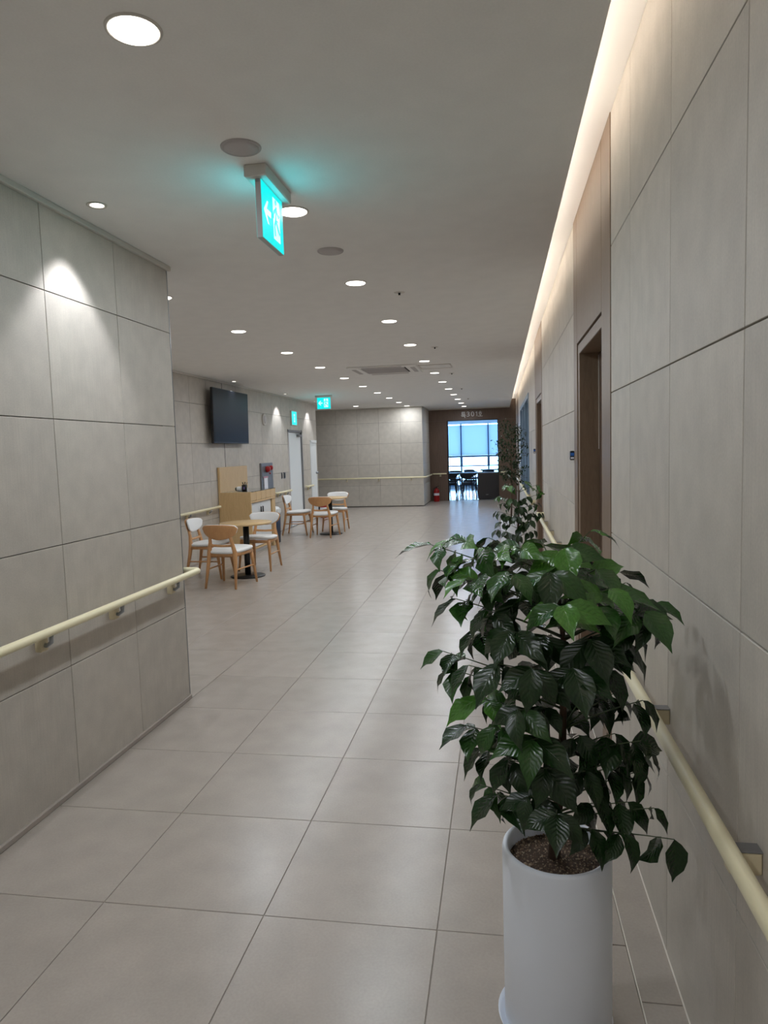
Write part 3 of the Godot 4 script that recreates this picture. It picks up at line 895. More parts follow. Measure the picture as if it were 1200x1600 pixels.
# ------------------------------------------------------------------ things on and by the alcove wall
func alcove_fittings() -> void:
	# television on its bracket
	var t := thing("television", "large black wall television above the oak cabinet", "television", Vector3(-4.2, 2.15, -10.58))
	part("body", cbox(Vector3(0.04, 0.83, 1.47), 0.006), M.black, t)
	part("screen", cbox(Vector3(0.004, 0.80, 1.44), 0.001), M.screen, t, Vector3(0.0205, 0.004, 0))
	part("wall_mount", cbox(Vector3(0.10, 0.36, 0.5), 0.006), M.dull_metal, t, Vector3(-0.07, 0, 0))
	t.rotation.z = -0.02
	cabinet()
	# fire hose cabinet
	var f := thing("fire_cabinet", "grey steel fire hose cabinet with red alarm bell on the wall", "fire cabinet", Vector3(XA + 0.001, 0, -12.48))
	part("box", cbox(Vector3(0.03, 1.05, 0.66), 0.004), M.dull_metal, f, Vector3(0.015, 0.86, 0))
	part("door", cbox(Vector3(0.006, 0.44, 0.62), 0.002), M.dull_metal, f, Vector3(0.033, 0.86 - 0.29, 0))
	part("top_panel", cbox(Vector3(0.006, 0.24, 0.62), 0.002), M.dull_metal, f, Vector3(0.033, 1.25, 0))
	part("bell", lathe([Vector2(0.0, 0.0), Vector2(0.055, 0.0), Vector2(0.06, 0.03), Vector2(0.045, 0.07), Vector2(0.0, 0.078)], 20), M.red, f, Vector3(0.036, 1.27, 0.07), Vector3(0, 0, -PI / 2))
	part("lamp", lathe([Vector2(0.0, 0.0), Vector2(0.045, 0.0), Vector2(0.045, 0.03), Vector2(0.03, 0.05), Vector2(0.0, 0.055)], 20), M.red, f, Vector3(0.036, 1.29, -0.16), Vector3(0, 0, -PI / 2))
	part("button", lathe([Vector2(0.0, 0.0), Vector2(0.02, 0.0), Vector2(0.018, 0.015), Vector2(0.0, 0.017)], 14), M.red, f, Vector3(0.036, 1.19, -0.13), Vector3(0, 0, -PI / 2))
	part("notice", cbox(Vector3(0.003, 0.20, 0.20), 0.0005), M.paper, f, Vector3(0.038, 1.02, 0.12))
	part("notice_header", cbox(Vector3(0.003, 0.03, 0.26), 0.0005), mat(Color(0.75, 0.55, 0.60), 0.6), f, Vector3(0.0395, 1.125, 0.12))
	# switches
	for k in 2:
		var s := thing("switch_plate", ["slim dark switch plate nearer the fire cabinet", "wider dark switch plate nearer the white door"][k], "switch", Vector3(XA, 1.11, [-13.43, -13.60][k]))
		part("plate", cbox(Vector3(0.012, 0.13, [0.05, 0.11][k]), 0.003), M.dull_metal, s, Vector3(0.006, 0, 0))
		part("rocker", cbox(Vector3(0.008, 0.10, [0.03, 0.08][k]), 0.002), M.black, s, Vector3(0.014, 0, 0))
	var sp := thing("wall_speaker", "round pale speaker high on the wall right of the television", "speaker", Vector3(XA, 2.19, -12.5))
	part("rim", lathe([Vector2(0.07, 0.0), Vector2(0.11, 0.0), Vector2(0.11, 0.02), Vector2(0.095, 0.03), Vector2(0.07, 0.02)], 28), M.white_trim, sp, Vector3.ZERO, Vector3(0, 0, -PI / 2))
	part("grille", lathe([Vector2(0.0, 0.0), Vector2(0.09, 0.0), Vector2(0.09, 0.022), Vector2(0.0, 0.026)], 28), M.grey_plastic, sp, Vector3.ZERO, Vector3(0, 0, -PI / 2))
	# exit light over the door
	var e := thing("exit_sign", "green exit light flat on the wall over the white door", "exit sign", Vector3(XA, 2.29, -14.38), PI / 2)
	part("housing", cbox(Vector3(0.38, 0.31, 0.03), 0.004), M.white_trim, e, Vector3(0, 0, 0.015))
	var face := part("lit_face", cbox(Vector3(0.35, 0.28, 0.001), 0.0002), M.exit_green, e, Vector3(0, 0, 0.0305))
	pictogram(face, 1.0, false)
	var a := AreaLight3D.new()
	a.name = "exit_sign_glow"
	a.area_size = Vector2(0.34, 0.27)
	a.light_color = Color(0.0, 0.88, 0.95)
	a.light_energy = 0.028
	a.shadow_enabled = true
	e.add_child(a, true)
	a.position = Vector3(0, 0, 0.036)
	a.rotation_degrees = Vector3(0, 180, 0)
	# extinguishers
	extinguisher("red fire extinguisher at the foot of the brown wall", Vector3(-1.86, 0, -20.50))
	extinguisher("red fire extinguisher by the end of the alcove wall behind the farther table", Vector3(-4.16, 0, -16.05))
	# bin beside the cabinet
	var b := thing("waste_bin", "navy waste bin with a white swing lid past the oak cabinet", "bin", Vector3(-3.95, 0, -11.62))
	var rings := []
	for q in [[0.0, 0.115, 0.155], [0.5, 0.13, 0.17]]:
		rings.append(superring(q[0], q[1], q[2], 5.0))
	part("body", loft(rings), M.navy, b)
	rings = []
	for q in [[0.501, 0.135, 0.175], [0.58, 0.13, 0.17], [0.62, 0.10, 0.15], [0.635, 0.05, 0.10]]:
		rings.append(superring(q[0], q[1], q[2], 5.0))
	part("lid", loft(rings), M.white, b)
	part("flap", cbox(Vector3(0.012, 0.07, 0.2), 0.003), M.white, b, Vector3(0.135, 0.56, 0))
	# plates beside the wood doors
	for k in 2:
		var s := thing("door_plate", ["small dark reader on the right wall past the nearest wood door", "small dark reader on the right wall past the second wood door"][k], "reader", Vector3(XR, 1.48, [-4.70, -9.68][k]))
		part("plate", cbox(Vector3(0.026, 0.06, 0.05), 0.004), M.black, s, Vector3(-0.013, 0, 0))
		part("display", cbox(Vector3(0.022, 0.02, 0.002), 0.0005), mat(Color(0.20, 0.42, 0.75), 0.3), s, Vector3(-0.013, 0.008, 0.0255))
		part("key_row", cbox(Vector3(0.020, 0.012, 0.002), 0.0005), M.paper, s, Vector3(-0.013, -0.016, 0.0255))
	var sd := thing("soap_dispenser", "small white dispenser on the brown wall right of the bright opening", "dispenser", Vector3(0.27, 0.72, ZB))
	part("body", cbox(Vector3(0.10, 0.18, 0.08), 0.012), M.white, sd, Vector3(0, 0, 0.04))
	part("window", cbox(Vector3(0.035, 0.06, 0.004), 0.001), M.grey_plastic, sd, Vector3(0, 0.02, 0.081))

func superring(y: float, rx: float, rz: float, p: float, n := 28) -> PackedVector3Array:
	var r := PackedVector3Array()
	for k in n:
		var a := TAU * k / n
		var c := cos(a)
		var s := sin(a)
		r.append(Vector3(signf(c) * pow(absf(c), 2.0 / p) * rx, y, signf(s) * pow(absf(s), 2.0 / p) * rz))
	return r

func extinguisher(label: String, at: Vector3) -> void:
	var t := thing("fire_extinguisher", label, "extinguisher", at)
	part("cylinder", lathe([Vector2(0.0, 0.0), Vector2(0.08, 0.0), Vector2(0.085, 0.02), Vector2(0.085, 0.30), Vector2(0.07, 0.35), Vector2(0.03, 0.375), Vector2(0.03, 0.40), Vector2(0.0, 0.40)], 24), M.red, t)
	part("label_band", lathe([Vector2(0.0858, 0.18), Vector2(0.0858, 0.25)], 24), M.paper, t)
	part("valve", cbox(Vector3(0.04, 0.04, 0.04), 0.006), M.black, t, Vector3(0, 0.415, 0))
	part("lever", cbox(Vector3(0.10, 0.014, 0.022), 0.004), M.black, t, Vector3(0.04, 0.45, 0), Vector3(0, 0, 0.3))
	part("hose", tube([Vector3(0.0, 0.41, 0.02), Vector3(-0.06, 0.40, 0.05), Vector3(-0.10, 0.30, 0.05), Vector3(-0.095, 0.14, 0.04)], [0.011, 0.011, 0.011, 0.016], 8), M.black, t)

func cabinet() -> void:
	var x0 := -4.312
	var x1 := -3.79
	var z0 := -10.2
	var z1 := -11.4
	var H := 0.975
	var c := thing("oak_cabinet", "oak coffee cabinet with a tall back panel against the alcove wall", "cabinet", Vector3(x0, 0, z0))
	var o := Vector3(x0, 0, z0)
	bx("side_panel", Vector3(x0, 0, z0) - o, Vector3(x1, H, z0 - 0.03) - o, M.oak, c)
	bx("side_panel", Vector3(x0, 0, z1 + 0.16) - o, Vector3(x1 - 0.01, 0.80, z1) - o, M.oak, c)
	bx("back_panel", Vector3(x0, 0.0, z0 - 0.001) - o, Vector3(x0 + 0.035, 1.365, z1) - o, M.oak, c)
	bx("floor_board", Vector3(x0 + 0.035, 0.06, z0 - 0.03) - o, Vector3(x1 - 0.02, 0.09, z1 + 0.16) - o, M.oak, c)
	# the row of open compartments under a glass top
	bx("shelf", Vector3(x0 + 0.035, 0.80, z0 - 0.03) - o, Vector3(x1, 0.83, z1) - o, M.oak, c)
	bx("back_rail", Vector3(x1 - 0.03, 0.83, z0 - 0.03) - o, Vector3(x1 - 0.016, H - 0.006, z1) - o, M.oak, c)
	for k in 5:
		var z := z0 - 0.03 - (1.2 - 0.03) * (k + 1) / 5.0
		bx("drawer_front", Vector3(x1 - 0.016, 0.835, z + 0.234 - 0.006) - o, Vector3(x1 - 0.003, H - 0.012, z + 0.004) - o, M.oak, c)
		bx("divider", Vector3(x0 + 0.035, 0.83, z + 0.012) - o, Vector3(x1, H - 0.006, z) - o, M.oak, c)
	bx("glass_top", Vector3(x0 + 0.035, H - 0.006, z0 - 0.03) - o, Vector3(x1, H + 0.002, z1) - o, M.counter_glass, c, 0.001)
	# white doors below, set back
	for k in 2:
		var za := z0 - 0.035 - 0.49 * k
		var d := bx("door", Vector3(x1 - 0.05, 0.10, za) - o, Vector3(x1 - 0.03, 0.79, za - 0.485) - o, M.white, c, 0.002)
		part("handle", tube([Vector3(0, -0.09, 0), Vector3(0, 0.09, 0)], [0.011], 8), M.black, d, Vector3(0.032, 0.18, -0.20 if k == 0 else 0.20))
		if k == 1:
			part("lock", lathe([Vector2(0.0, 0.0), Vector2(0.012, 0.0), Vector2(0.012, 0.006), Vector2(0.0, 0.007)], 10), M.dull_metal, d, Vector3(0.012, 0.0, 0.2), Vector3(0, 0, -PI / 2))
	bx("inner_shelf", Vector3(x0 + 0.035, 0.44, z0 - 0.03) - o, Vector3(x1 - 0.06, 0.46, z1 + 0.16) - o, M.white, c)
	bx("plinth", Vector3(x0 + 0.04, 0.0, z0 - 0.04) - o, Vector3(x1 - 0.06, 0.06, z1 + 0.16) - o, M.white, c)
	# what stands on it
	var y := H + 0.003
	var p := thing("pen_holder", "dark pen holder full of pens on the oak cabinet", "holder", Vector3(-3.93, y, -10.33))
	p.scale = Vector3.ONE * 0.82
	var rings := []
	for q in [[0.0, 0.042, 0.042], [0.13, 0.045, 0.045]]:
		rings.append(superring(q[0], q[1], q[2], 5.0, 20))
	part("cup", loft(rings), M.black, p)
	part("tag", cbox(Vector3(0.03, 0.05, 0.002), 0.0005), mat(Color(0.45, 0.40, 0.62), 0.5), p, Vector3(0.005, 0.07, 0.0455))
	for k in 5:
		var an := -0.5 + k * 0.25
		part("pen", tube([Vector3(sin(an) * 0.02, 0.10, (k % 2) * 0.02 - 0.01), Vector3(sin(an) * 0.11, 0.10 + cos(an) * 0.085, (k % 2) * 0.03 - 0.015)], [0.006, 0.005], 6), M.black, p)
	var w := thing("white_canister", "small white canister with a dark lid lying beside the pen holder", "canister", Vector3(-4.03, y + 0.04, -10.35))
	part("body", tube([Vector3(-0.03, 0, 0), Vector3(0.0, 0.0, 0), Vector3(0.05, 0, 0)], [0.036, 0.04, 0.04], 18), M.white, w)
	part("cap", tube([Vector3(-0.055, -0.003, 0), Vector3(-0.028, 0, 0)], [0.026, 0.032], 14), mat(Color(0.10, 0.16, 0.12), 0.4), w)
	part("notice_cards", cbox(Vector3(0.03, 0.05, 0.05), 0.001), M.paper, w, Vector3(0.075, -0.012, -0.12))

# ------------------------------------------------------------------ tables and chairs
func round_table(at: Vector3, label: String) -> void:
	var t := thing("round_table", label, "table", at)
	part("table_top", lathe([Vector2(0.0, 0.672), Vector2(0.315, 0.672), Vector2(0.325, 0.678), Vector2(0.33, 0.686), Vector2(0.33, 0.690), Vector2(0.325, 0.696), Vector2(0.0, 0.697)], 48), M.oak, t)
	part("column", tube([Vector3(0, 0.015, 0), Vector3(0, 0.67, 0)], [0.038, 0.038], 20), M.black, t)
	part("mounting_plate", cbox(Vector3(0.22, 0.012, 0.22), 0.003), M.black, t, Vector3(0, 0.665, 0))
	part("base", lathe([Vector2(0.0, 0.0), Vector2(0.215, 0.0), Vector2(0.22, 0.006), Vector2(0.216, 0.014), Vector2(0.06, 0.024), Vector2(0.0, 0.026)], 40), M.black, t)

# faces +z; wood shell on the back of the rest, a white pad on its front
func chair(at: Vector3, turn: float, label: String, group: String, dark := false, name_ := "dining_chair") -> Node3D:
	var wood: Material = M.dark_wood if dark else M.ash
	var pad: Material = M.dark_cabinet if dark else M.vinyl
	var t := thing(name_, label, "chair", at, turn, group)
	# seat pad
	var rings := []
	for q in [[0.412, 0.205, 0.205], [0.42, 0.222, 0.222], [0.436, 0.228, 0.226], [0.450, 0.222, 0.220], [0.458, 0.195, 0.195], [0.461, 0.12, 0.12]]:
		var r := superring(q[0], q[1], q[2], 3.6, 28)
		for i in r.size():
			var k := 1.0 + 0.10 * (r[i].z / 0.22)
			r[i].x *= k
			r[i].y += 0.010 * r[i].z / 0.22
		rings.append(r)
	part("seat", loft(rings), pad, t)
	# frame under the seat
	var fr := start()
	for s in [-1, 1]:
		add_tube(fr, [Vector3(s * 0.175, 0.392, -0.18), Vector3(s * 0.195, 0.395, 0.18)], [0.020], 8, 4.0)
		add_tube(fr, [Vector3(-0.18, 0.392, s * 0.18), Vector3(0.18, 0.392, s * 0.18)], [0.020], 8, 4.0)
	part("seat_frame", done(fr), wood, t)
	# legs; the rear ones go on up to carry the backrest
	for s in [-1, 1]:
		part("leg", tube([Vector3(s * 0.19, 0.40, 0.165), Vector3(s * 0.20, 0.30, 0.180), Vector3(s * 0.225, 0.0, 0.225)], [0.024, 0.020, 0.012], 10, 2.6), wood, t)
		part("leg", tube([Vector3(s * 0.195, 0.0, -0.265), Vector3(s * 0.175, 0.30, -0.205), Vector3(s * 0.165, 0.42, -0.19), Vector3(s * 0.14, 0.54, -0.205), Vector3(s * 0.125, 0.66, -0.235)], [0.012, 0.021, 0.025, 0.019, 0.014], 10, 2.6), wood, t)
		part("side_stretcher", tube([Vector3(s * 0.208, 0.22, 0.19), Vector3(s * 0.189, 0.22, -0.22)], [0.009], 8), wood, t)
	part("cross_rail", tube([Vector3(-0.155, 0.512, -0.200), Vector3(-0.11, 0.500, -0.198), Vector3(0, 0.496, -0.198), Vector3(0.11, 0.500, -0.198), Vector3(0.155, 0.512, -0.200)], [0.022, 0.015, 0.014, 0.015, 0.022], 8, 3.0), wood, t)
	part("backrest", back_shape(-0.252, 0.014, 1.0, 0.0), wood, t)
	part("back_pad", back_shape(-0.224, 0.030, 0.965, 0.004), pad, t)
	return t

# curved rest, wide at the top and rounded below
func back_shape(z: float, thick: float, k: float, lift: float) -> ArrayMesh:
	var rings := []
	var n := 20
	for i in n + 1:
		var u := -1.0 + 2.0 * i / n
		var e := sqrt(maxf(1.0 - pow(absf(u), 8.0), 0.0))
		var top := 0.752 - 0.014 * u * u - (1.0 - e) * 0.03
		var low := 0.572 + 0.075 * pow(absf(u), 2.2) + (1.0 - e) * 0.05
		var mid := (top + low) / 2.0 + lift
		var half := maxf((top - low) / 2.0 * k, 0.004)
		var th := thick / 2.0 * (0.35 + 0.65 * e)
		var ring := PackedVector3Array()
		for a in 12:
			var c := cos(TAU * a / 12)
			var s := sin(TAU * a / 12)
			var yy := mid + signf(s) * pow(absf(s), 0.5) * half
			var lean := -(yy - 0.6) * 0.22
			ring.append(Vector3(u * 0.225 * k, yy, z + lean + 0.055 * u * u + signf(c) * pow(absf(c), 0.6) * th))
		rings.append(ring)
	return loft(rings)

func seating() -> void:
	var g := "oak and white chairs at the two round tables"
	round_table(Vector3(-3.205, 0, -8.40), "nearer round oak table on a black pedestal")
	chair(Vector3(-3.20, 0, -7.83), PI - 0.11, "oak chair with its wooden back to the camera at the nearer table", g)
	chair(Vector3(-3.70, 0, -8.41), PI / 2, "white padded chair nearest the wall at the nearer round table", g)
	chair(Vector3(-3.23, 0, -8.97), -0.04, "white padded chair facing the camera behind the nearer round table", g)
	round_table(Vector3(-3.19, 0, -12.82), "farther round oak table on a black pedestal")
	chair(Vector3(-3.22, 0, -12.45), PI - 0.06, "oak chair with its wooden back to the camera at the farther table", g)
	chair(Vector3(-3.83, 0, -12.83), PI / 2, "white padded chair nearest the white door at the farther table", g)
	chair(Vector3(-3.22, 0, -13.38), -0.02, "white padded chair facing the camera behind the farther round table", g)

# ------------------------------------------------------------------ the bright room at the end
func day_room() -> void:
	var zw := -27.0
	var w := struct("wall_day_room")
	bx("side_wall", Vector3(-4.15, 0, ZB - 0.14), Vector3(-4.0, 2.6, zw), M.paint, w)
	bx("side_wall", Vector3(2.5, 0, ZB - 0.14), Vector3(2.65, 2.6, zw), M.paint, w)
	bx("front_wall", Vector3(-4.15, 0, ZB - 0.20), Vector3(-2.0, 2.6, ZB - 0.14), M.paint, w)
	bx("front_wall", Vector3(0.46, 0, ZB - 0.20), Vector3(2.65, 2.6, ZB - 0.14), M.paint, w)
	bx("curb", Vector3(-4.15, 0, zw - 0.15), Vector3(2.65, 0.08, zw), M.paint, w)
	bx("window_head", Vector3(-4.15, 2.46, zw - 0.15), Vector3(2.65, 2.7, zw), M.paint, w)
	var c := struct("ceiling")
	bx("ceiling_board", Vector3(-4.15, 2.47, ZB - 0.14), Vector3(2.65, 2.55, zw), M.paint, c)
	var f := struct("floor")
	bx("floor_slab", Vector3(-4.15, -0.1, -20.72), Vector3(2.65, 0.0, zw - 0.15), mat(Color(0.74, 0.75, 0.76), 0.12), f)
	var g := struct("window_2")
	bx("transom", Vector3(-4.0, 1.19, zw - 0.12), Vector3(2.5, 1.262, zw + 0.02), M.frame_blue, g)
	bx("sill", Vector3(-4.0, 0.84, zw - 0.12), Vector3(2.5, 0.88, zw + 0.03), M.frame_blue, g)
	bx("sill", Vector3(-4.0, 0.08, zw - 0.12), Vector3(2.5, 0.13, zw + 0.03), M.frame_blue, g)
	for k in 7:
		var x := -1.46 + 1.035 * (k - 2)
		bx("mullion", Vector3(x - 0.024, 1.262, zw - 0.10), Vector3(x + 0.024, 2.46, zw + 0.02), M.frame_blue, g)
		bx("mullion", Vector3(x - 0.048, 0.88, zw - 0.10), Vector3(x + 0.048, 1.19, zw + 0.02), M.frame_blue, g)
		bx("mullion", Vector3(x - 0.03, 0.13, zw - 0.10), Vector3(x + 0.03, 0.84, zw + 0.02), M.frame_blue, g)
		if k < 6:
			bx("pane", Vector3(x + 0.032, 0.132, zw - 0.05), Vector3(x + 1.003, 0.838, zw - 0.044), M.glass, g, 0.0)
			bx("pane", Vector3(x + 0.05, 0.885, zw - 0.05), Vector3(x + 0.985, 1.188, zw - 0.044), M.glass, g, 0.0)
			bx("pane", Vector3(x + 0.026, 1.264, zw - 0.07), Vector3(x + 1.009, 2.46, zw - 0.064), M.glass, g, 0.0)
			var b := thing("roller_blind", ["roller blind out of sight at the far window's left end", "left of the three pale roller blinds seen through the opening", "middle of the three pale roller blinds seen through the opening", "right of the three pale roller blinds seen through the opening", "roller blind out of sight just right of the three in the opening", "roller blind out of sight at the far window's right end"][k], "blind", Vector3(x + 0.5175, 1.27, zw - 0.02), 0.0, "roller blinds of the far window")
			part("cloth", cbox(Vector3(0.986, 1.15, 0.003), 0.0), M.blind, b, Vector3(0, 0.575, 0))
			part("bottom_bar", cbox(Vector3(0.975, 0.022, 0.012), 0.003), M.white, b, Vector3(0, 0.008, 0))
	# low dark counter just inside
	var d := thing("dark_counter", "low dark counter just inside the bright room on the right", "counter", Vector3(-0.33, 0, -21.25))
	part("body", cbox(Vector3(0.68, 0.76, 0.40), 0.006), M.dark_cabinet, d, Vector3(0, 0.40, 0))
	part("top", cbox(Vector3(0.72, 0.025, 0.44), 0.004), M.dull_metal, d, Vector3(0, 0.79, 0))
	part("plinth", cbox(Vector3(0.62, 0.03, 0.34), 0.002), M.black, d, Vector3(0, 0.015, 0))
	part("tag", cbox(Vector3(0.07, 0.02, 0.003), 0.0005), M.dull_metal, d, Vector3(-0.06, 0.14, 0.2015))
	var gr := "dark chairs in the bright room"
	var spots := [[-1.60, -22.5, PI + 0.2, "dark chair farthest left in the bright room with its back to the hall"], [-1.02, -22.45, PI - 0.15, "dark chair in the bright room beside the low counter"], [-1.65, -24.0, 0.1, "dark chair at the left behind the long dark table"], [-1.0, -24.0, -0.1, "dark chair in the middle behind the long dark table"], [-0.35, -24.9, 0.3, "dark chair seen over the low counter, left of two"], [0.15, -24.7, -0.3, "dark chair seen over the low counter, right of two"]]
	for q in spots:
		chair(Vector3(q[0], 0, q[1]), q[2], q[3], gr, true, "side_chair")
	for q in [[-0.20, -23.2, -PI / 2, "dark chair at the right end of the long dark table"], [-2.45, -23.2, PI / 2, "dark chair at the left end of the long dark table"], [-1.6, -25.4, PI, "dark chair by the far window behind the long dark table"], [-1.05, -26.3, PI - 0.4, "dark chair in the far corner by the window, left of the second table"]]:
		chair(Vector3(q[0], 0, q[1]), q[2], q[3], gr, true, "side_chair")
	var t := thing("long_table", "long dark table among chairs in the bright room", "table", Vector3(-1.30, 0, -23.2))
	part("table_top", cbox(Vector3(1.6, 0.035, 0.8), 0.006), M.dark_wood, t, Vector3(0, 0.72, 0))
	for sx in [-1, 1]:
		for sz in [-1, 1]:
			part("leg", tube([Vector3(sx * 0.70, 0.70, sz * 0.33), Vector3(sx * 0.76, 0.0, sz * 0.37)], [0.028, 0.018], 8), M.dark_wood, t)
	t = thing("long_table", "dark table behind the low counter near the far window", "table", Vector3(0.2, 0, -25.6))
	part("table_top", cbox(Vector3(1.8, 0.035, 0.8), 0.006), M.dark_wood, t, Vector3(0, 0.74, 0))
	for sx in [-1, 1]:
		for sz in [-1, 1]:
			part("leg", tube([Vector3(sx * 0.80, 0.72, sz * 0.33), Vector3(sx * 0.86, 0.0, sz * 0.37)], [0.028, 0.018], 8), M.dark_wood, t)

# ------------------------------------------------------------------ plants
# leaf blade along +x, its face up; 48 triangles
func leaf_mesh(width: float, curl: float, fold: float, wave: float) -> ArrayMesh:
	var st := SurfaceTool.new()
	st.begin(Mesh.PRIMITIVE_TRIANGLES)
	st.set_smooth_group(0)
	var ts := [0.0, 0.10, 0.28, 0.48, 0.68, 0.84, 1.0]
	var ws := [0.02, 0.46, 0.95, 1.0, 0.66, 0.20, 0.0]
	var P := []
	for i in 7:
		var row := []
		var t: float = ts[i]
		# follow an arc that bends down
		var ang := curl * t
		var cx := sin(ang) / curl if absf(curl) > 0.01 else t
		var cy := -(1.0 - cos(ang)) / curl if absf(curl) > 0.01 else 0.0
		for j in 5:
			var s := (j - 2) / 2.0
			var hw: float = ws[i] * width * 0.5
			var y := cy + absf(s) * hw * fold + wave * sin(t * 11.0 + j * 1.9) * absf(s) * hw
			row.append([Vector3(cx, y, s * hw), Vector2(t, 0.5 + s * 0.5)])
		P.append(row)
	for i in 6:
		for j in 4:
			var q := [P[i][j], P[i + 1][j], P[i + 1][j + 1], P[i][j + 1]]
			for o in [[0, 1, 2], [0, 2, 3]]:
				var a: Vector3 = q[o[0]][0]
				var b: Vector3 = q[o[1]][0]
				var c: Vector3 = q[o[2]][0]
				var order: Array = o if (a - c).cross(a - b).y > 0.0 else [o[0], o[2], o[1]]
				for v in order:
					st.set_uv(q[v][1])
					st.add_vertex(q[v][0])
	st.generate_normals()
	st.generate_tangents()
	return st.commit()

func leaf_basis(dir: Vector3, face: Vector3, size: float) -> Basis:
	var x := dir.normalized()
	var z := x.cross(face).normalized()
	var y := z.cross(x).normalized()
	return Basis(x * size, y * size, z * size)

# one leafy branch: a stalk from the trunk to the middle of the cluster, leaves in pairs and one at the tip
func branch(plant: Node3D, from: Vector3, mid: Vector3, leaves: Array, n: int, size: float, tone: int, axis: Vector3, limit_x: float) -> void:
	var outward := mid - axis
	outward.y = 0.0
	if outward.length() < 0.02:
		outward = Vector3(0, 0, 1)
	outward = outward.normalized()
	var tip := mid + outward * size * 0.25 + Vector3(0, -size * 0.05, 0)
	var bend := (from + tip) / 2.0 + Vector3(0, 0.012, 0)
	var pts := []
	for i in 6:
		var t := i / 5.0
		pts.append(from.lerp(bend, t).lerp(bend.lerp(tip, t), t))
	var br := part("branch", tube(pts, [0.0035, 0.003, 0.0024, 0.0018, 0.0014, 0.0012], 6), M.twig, plant)
	var side := outward.cross(Vector3.UP).normalized()
	for i in n:
		var pos: Vector3
		var dir: Vector3
		if i == n - 1:
			pos = tip
			dir = outward * 0.9 + Vector3(0, -0.5 - rng.randf() * 0.5, 0) + side * rng.randf_range(-0.3, 0.3)
		else:
			var s := -1.0 if i % 2 == 0 else 1.0
			var back := float(i / 2)
			pos = tip - (tip - from).normalized() * size * (0.28 + 0.5 * back) * rng.randf_range(0.8, 1.1)
			dir = side * s * rng.randf_range(0.7, 1.1) + outward * rng.randf_range(0.2, 0.8) + Vector3(0, rng.randf_range(-0.95, -0.15), 0)
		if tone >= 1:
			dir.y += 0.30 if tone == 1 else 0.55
		var face := Vector3(0, 0.9, 0) + outward * rng.randf_range(0.3, 0.9) + Vector3(rng.randf_range(-0.4, 0.4), 0, rng.randf_range(-0.2, 0.5))
		var L := size * rng.randf_range(0.82, 1.2)
		if pos.x + maxf(dir.normalized().x, 0.0) * L > limit_x:
			dir.x = minf(dir.x, 0.0)
			if pos.x > limit_x - 0.02:
				pos.x = limit_x - 0.02
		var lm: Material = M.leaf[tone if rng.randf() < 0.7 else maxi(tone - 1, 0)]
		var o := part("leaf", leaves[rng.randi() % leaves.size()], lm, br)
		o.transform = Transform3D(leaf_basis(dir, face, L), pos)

func planter(t: Node3D, r: float, h: float) -> void:
	part("pot", lathe([Vector2(0.0, 0.012), Vector2(r * 0.97, 0.012), Vector2(r * 0.995, 0.022), Vector2(r, h * 0.5), Vector2(r, h - 0.012), Vector2(r - 0.002, h - 0.004), Vector2(r - 0.007, h), Vector2(r - 0.013, h - 0.003), Vector2(r - 0.016, h - 0.012), Vector2(r - 0.018, h - 0.07)], 64), M.pot, t)
	part("saucer", lathe([Vector2(0.0, 0.0), Vector2(r * 0.97, 0.0), Vector2(r * 1.03, 0.010), Vector2(r * 1.07, 0.026), Vector2(r * 1.06, 0.028), Vector2(r * 1.02, 0.012), Vector2(0.0, 0.011)], 48), M.pot, t, Vector3(-0.008, 0, 0))
	part("soil", lathe([Vector2(r - 0.016, h - 0.045), Vector2(r * 0.6, h - 0.040), Vector2(0.0, h - 0.034)], 40), M.soil, t)

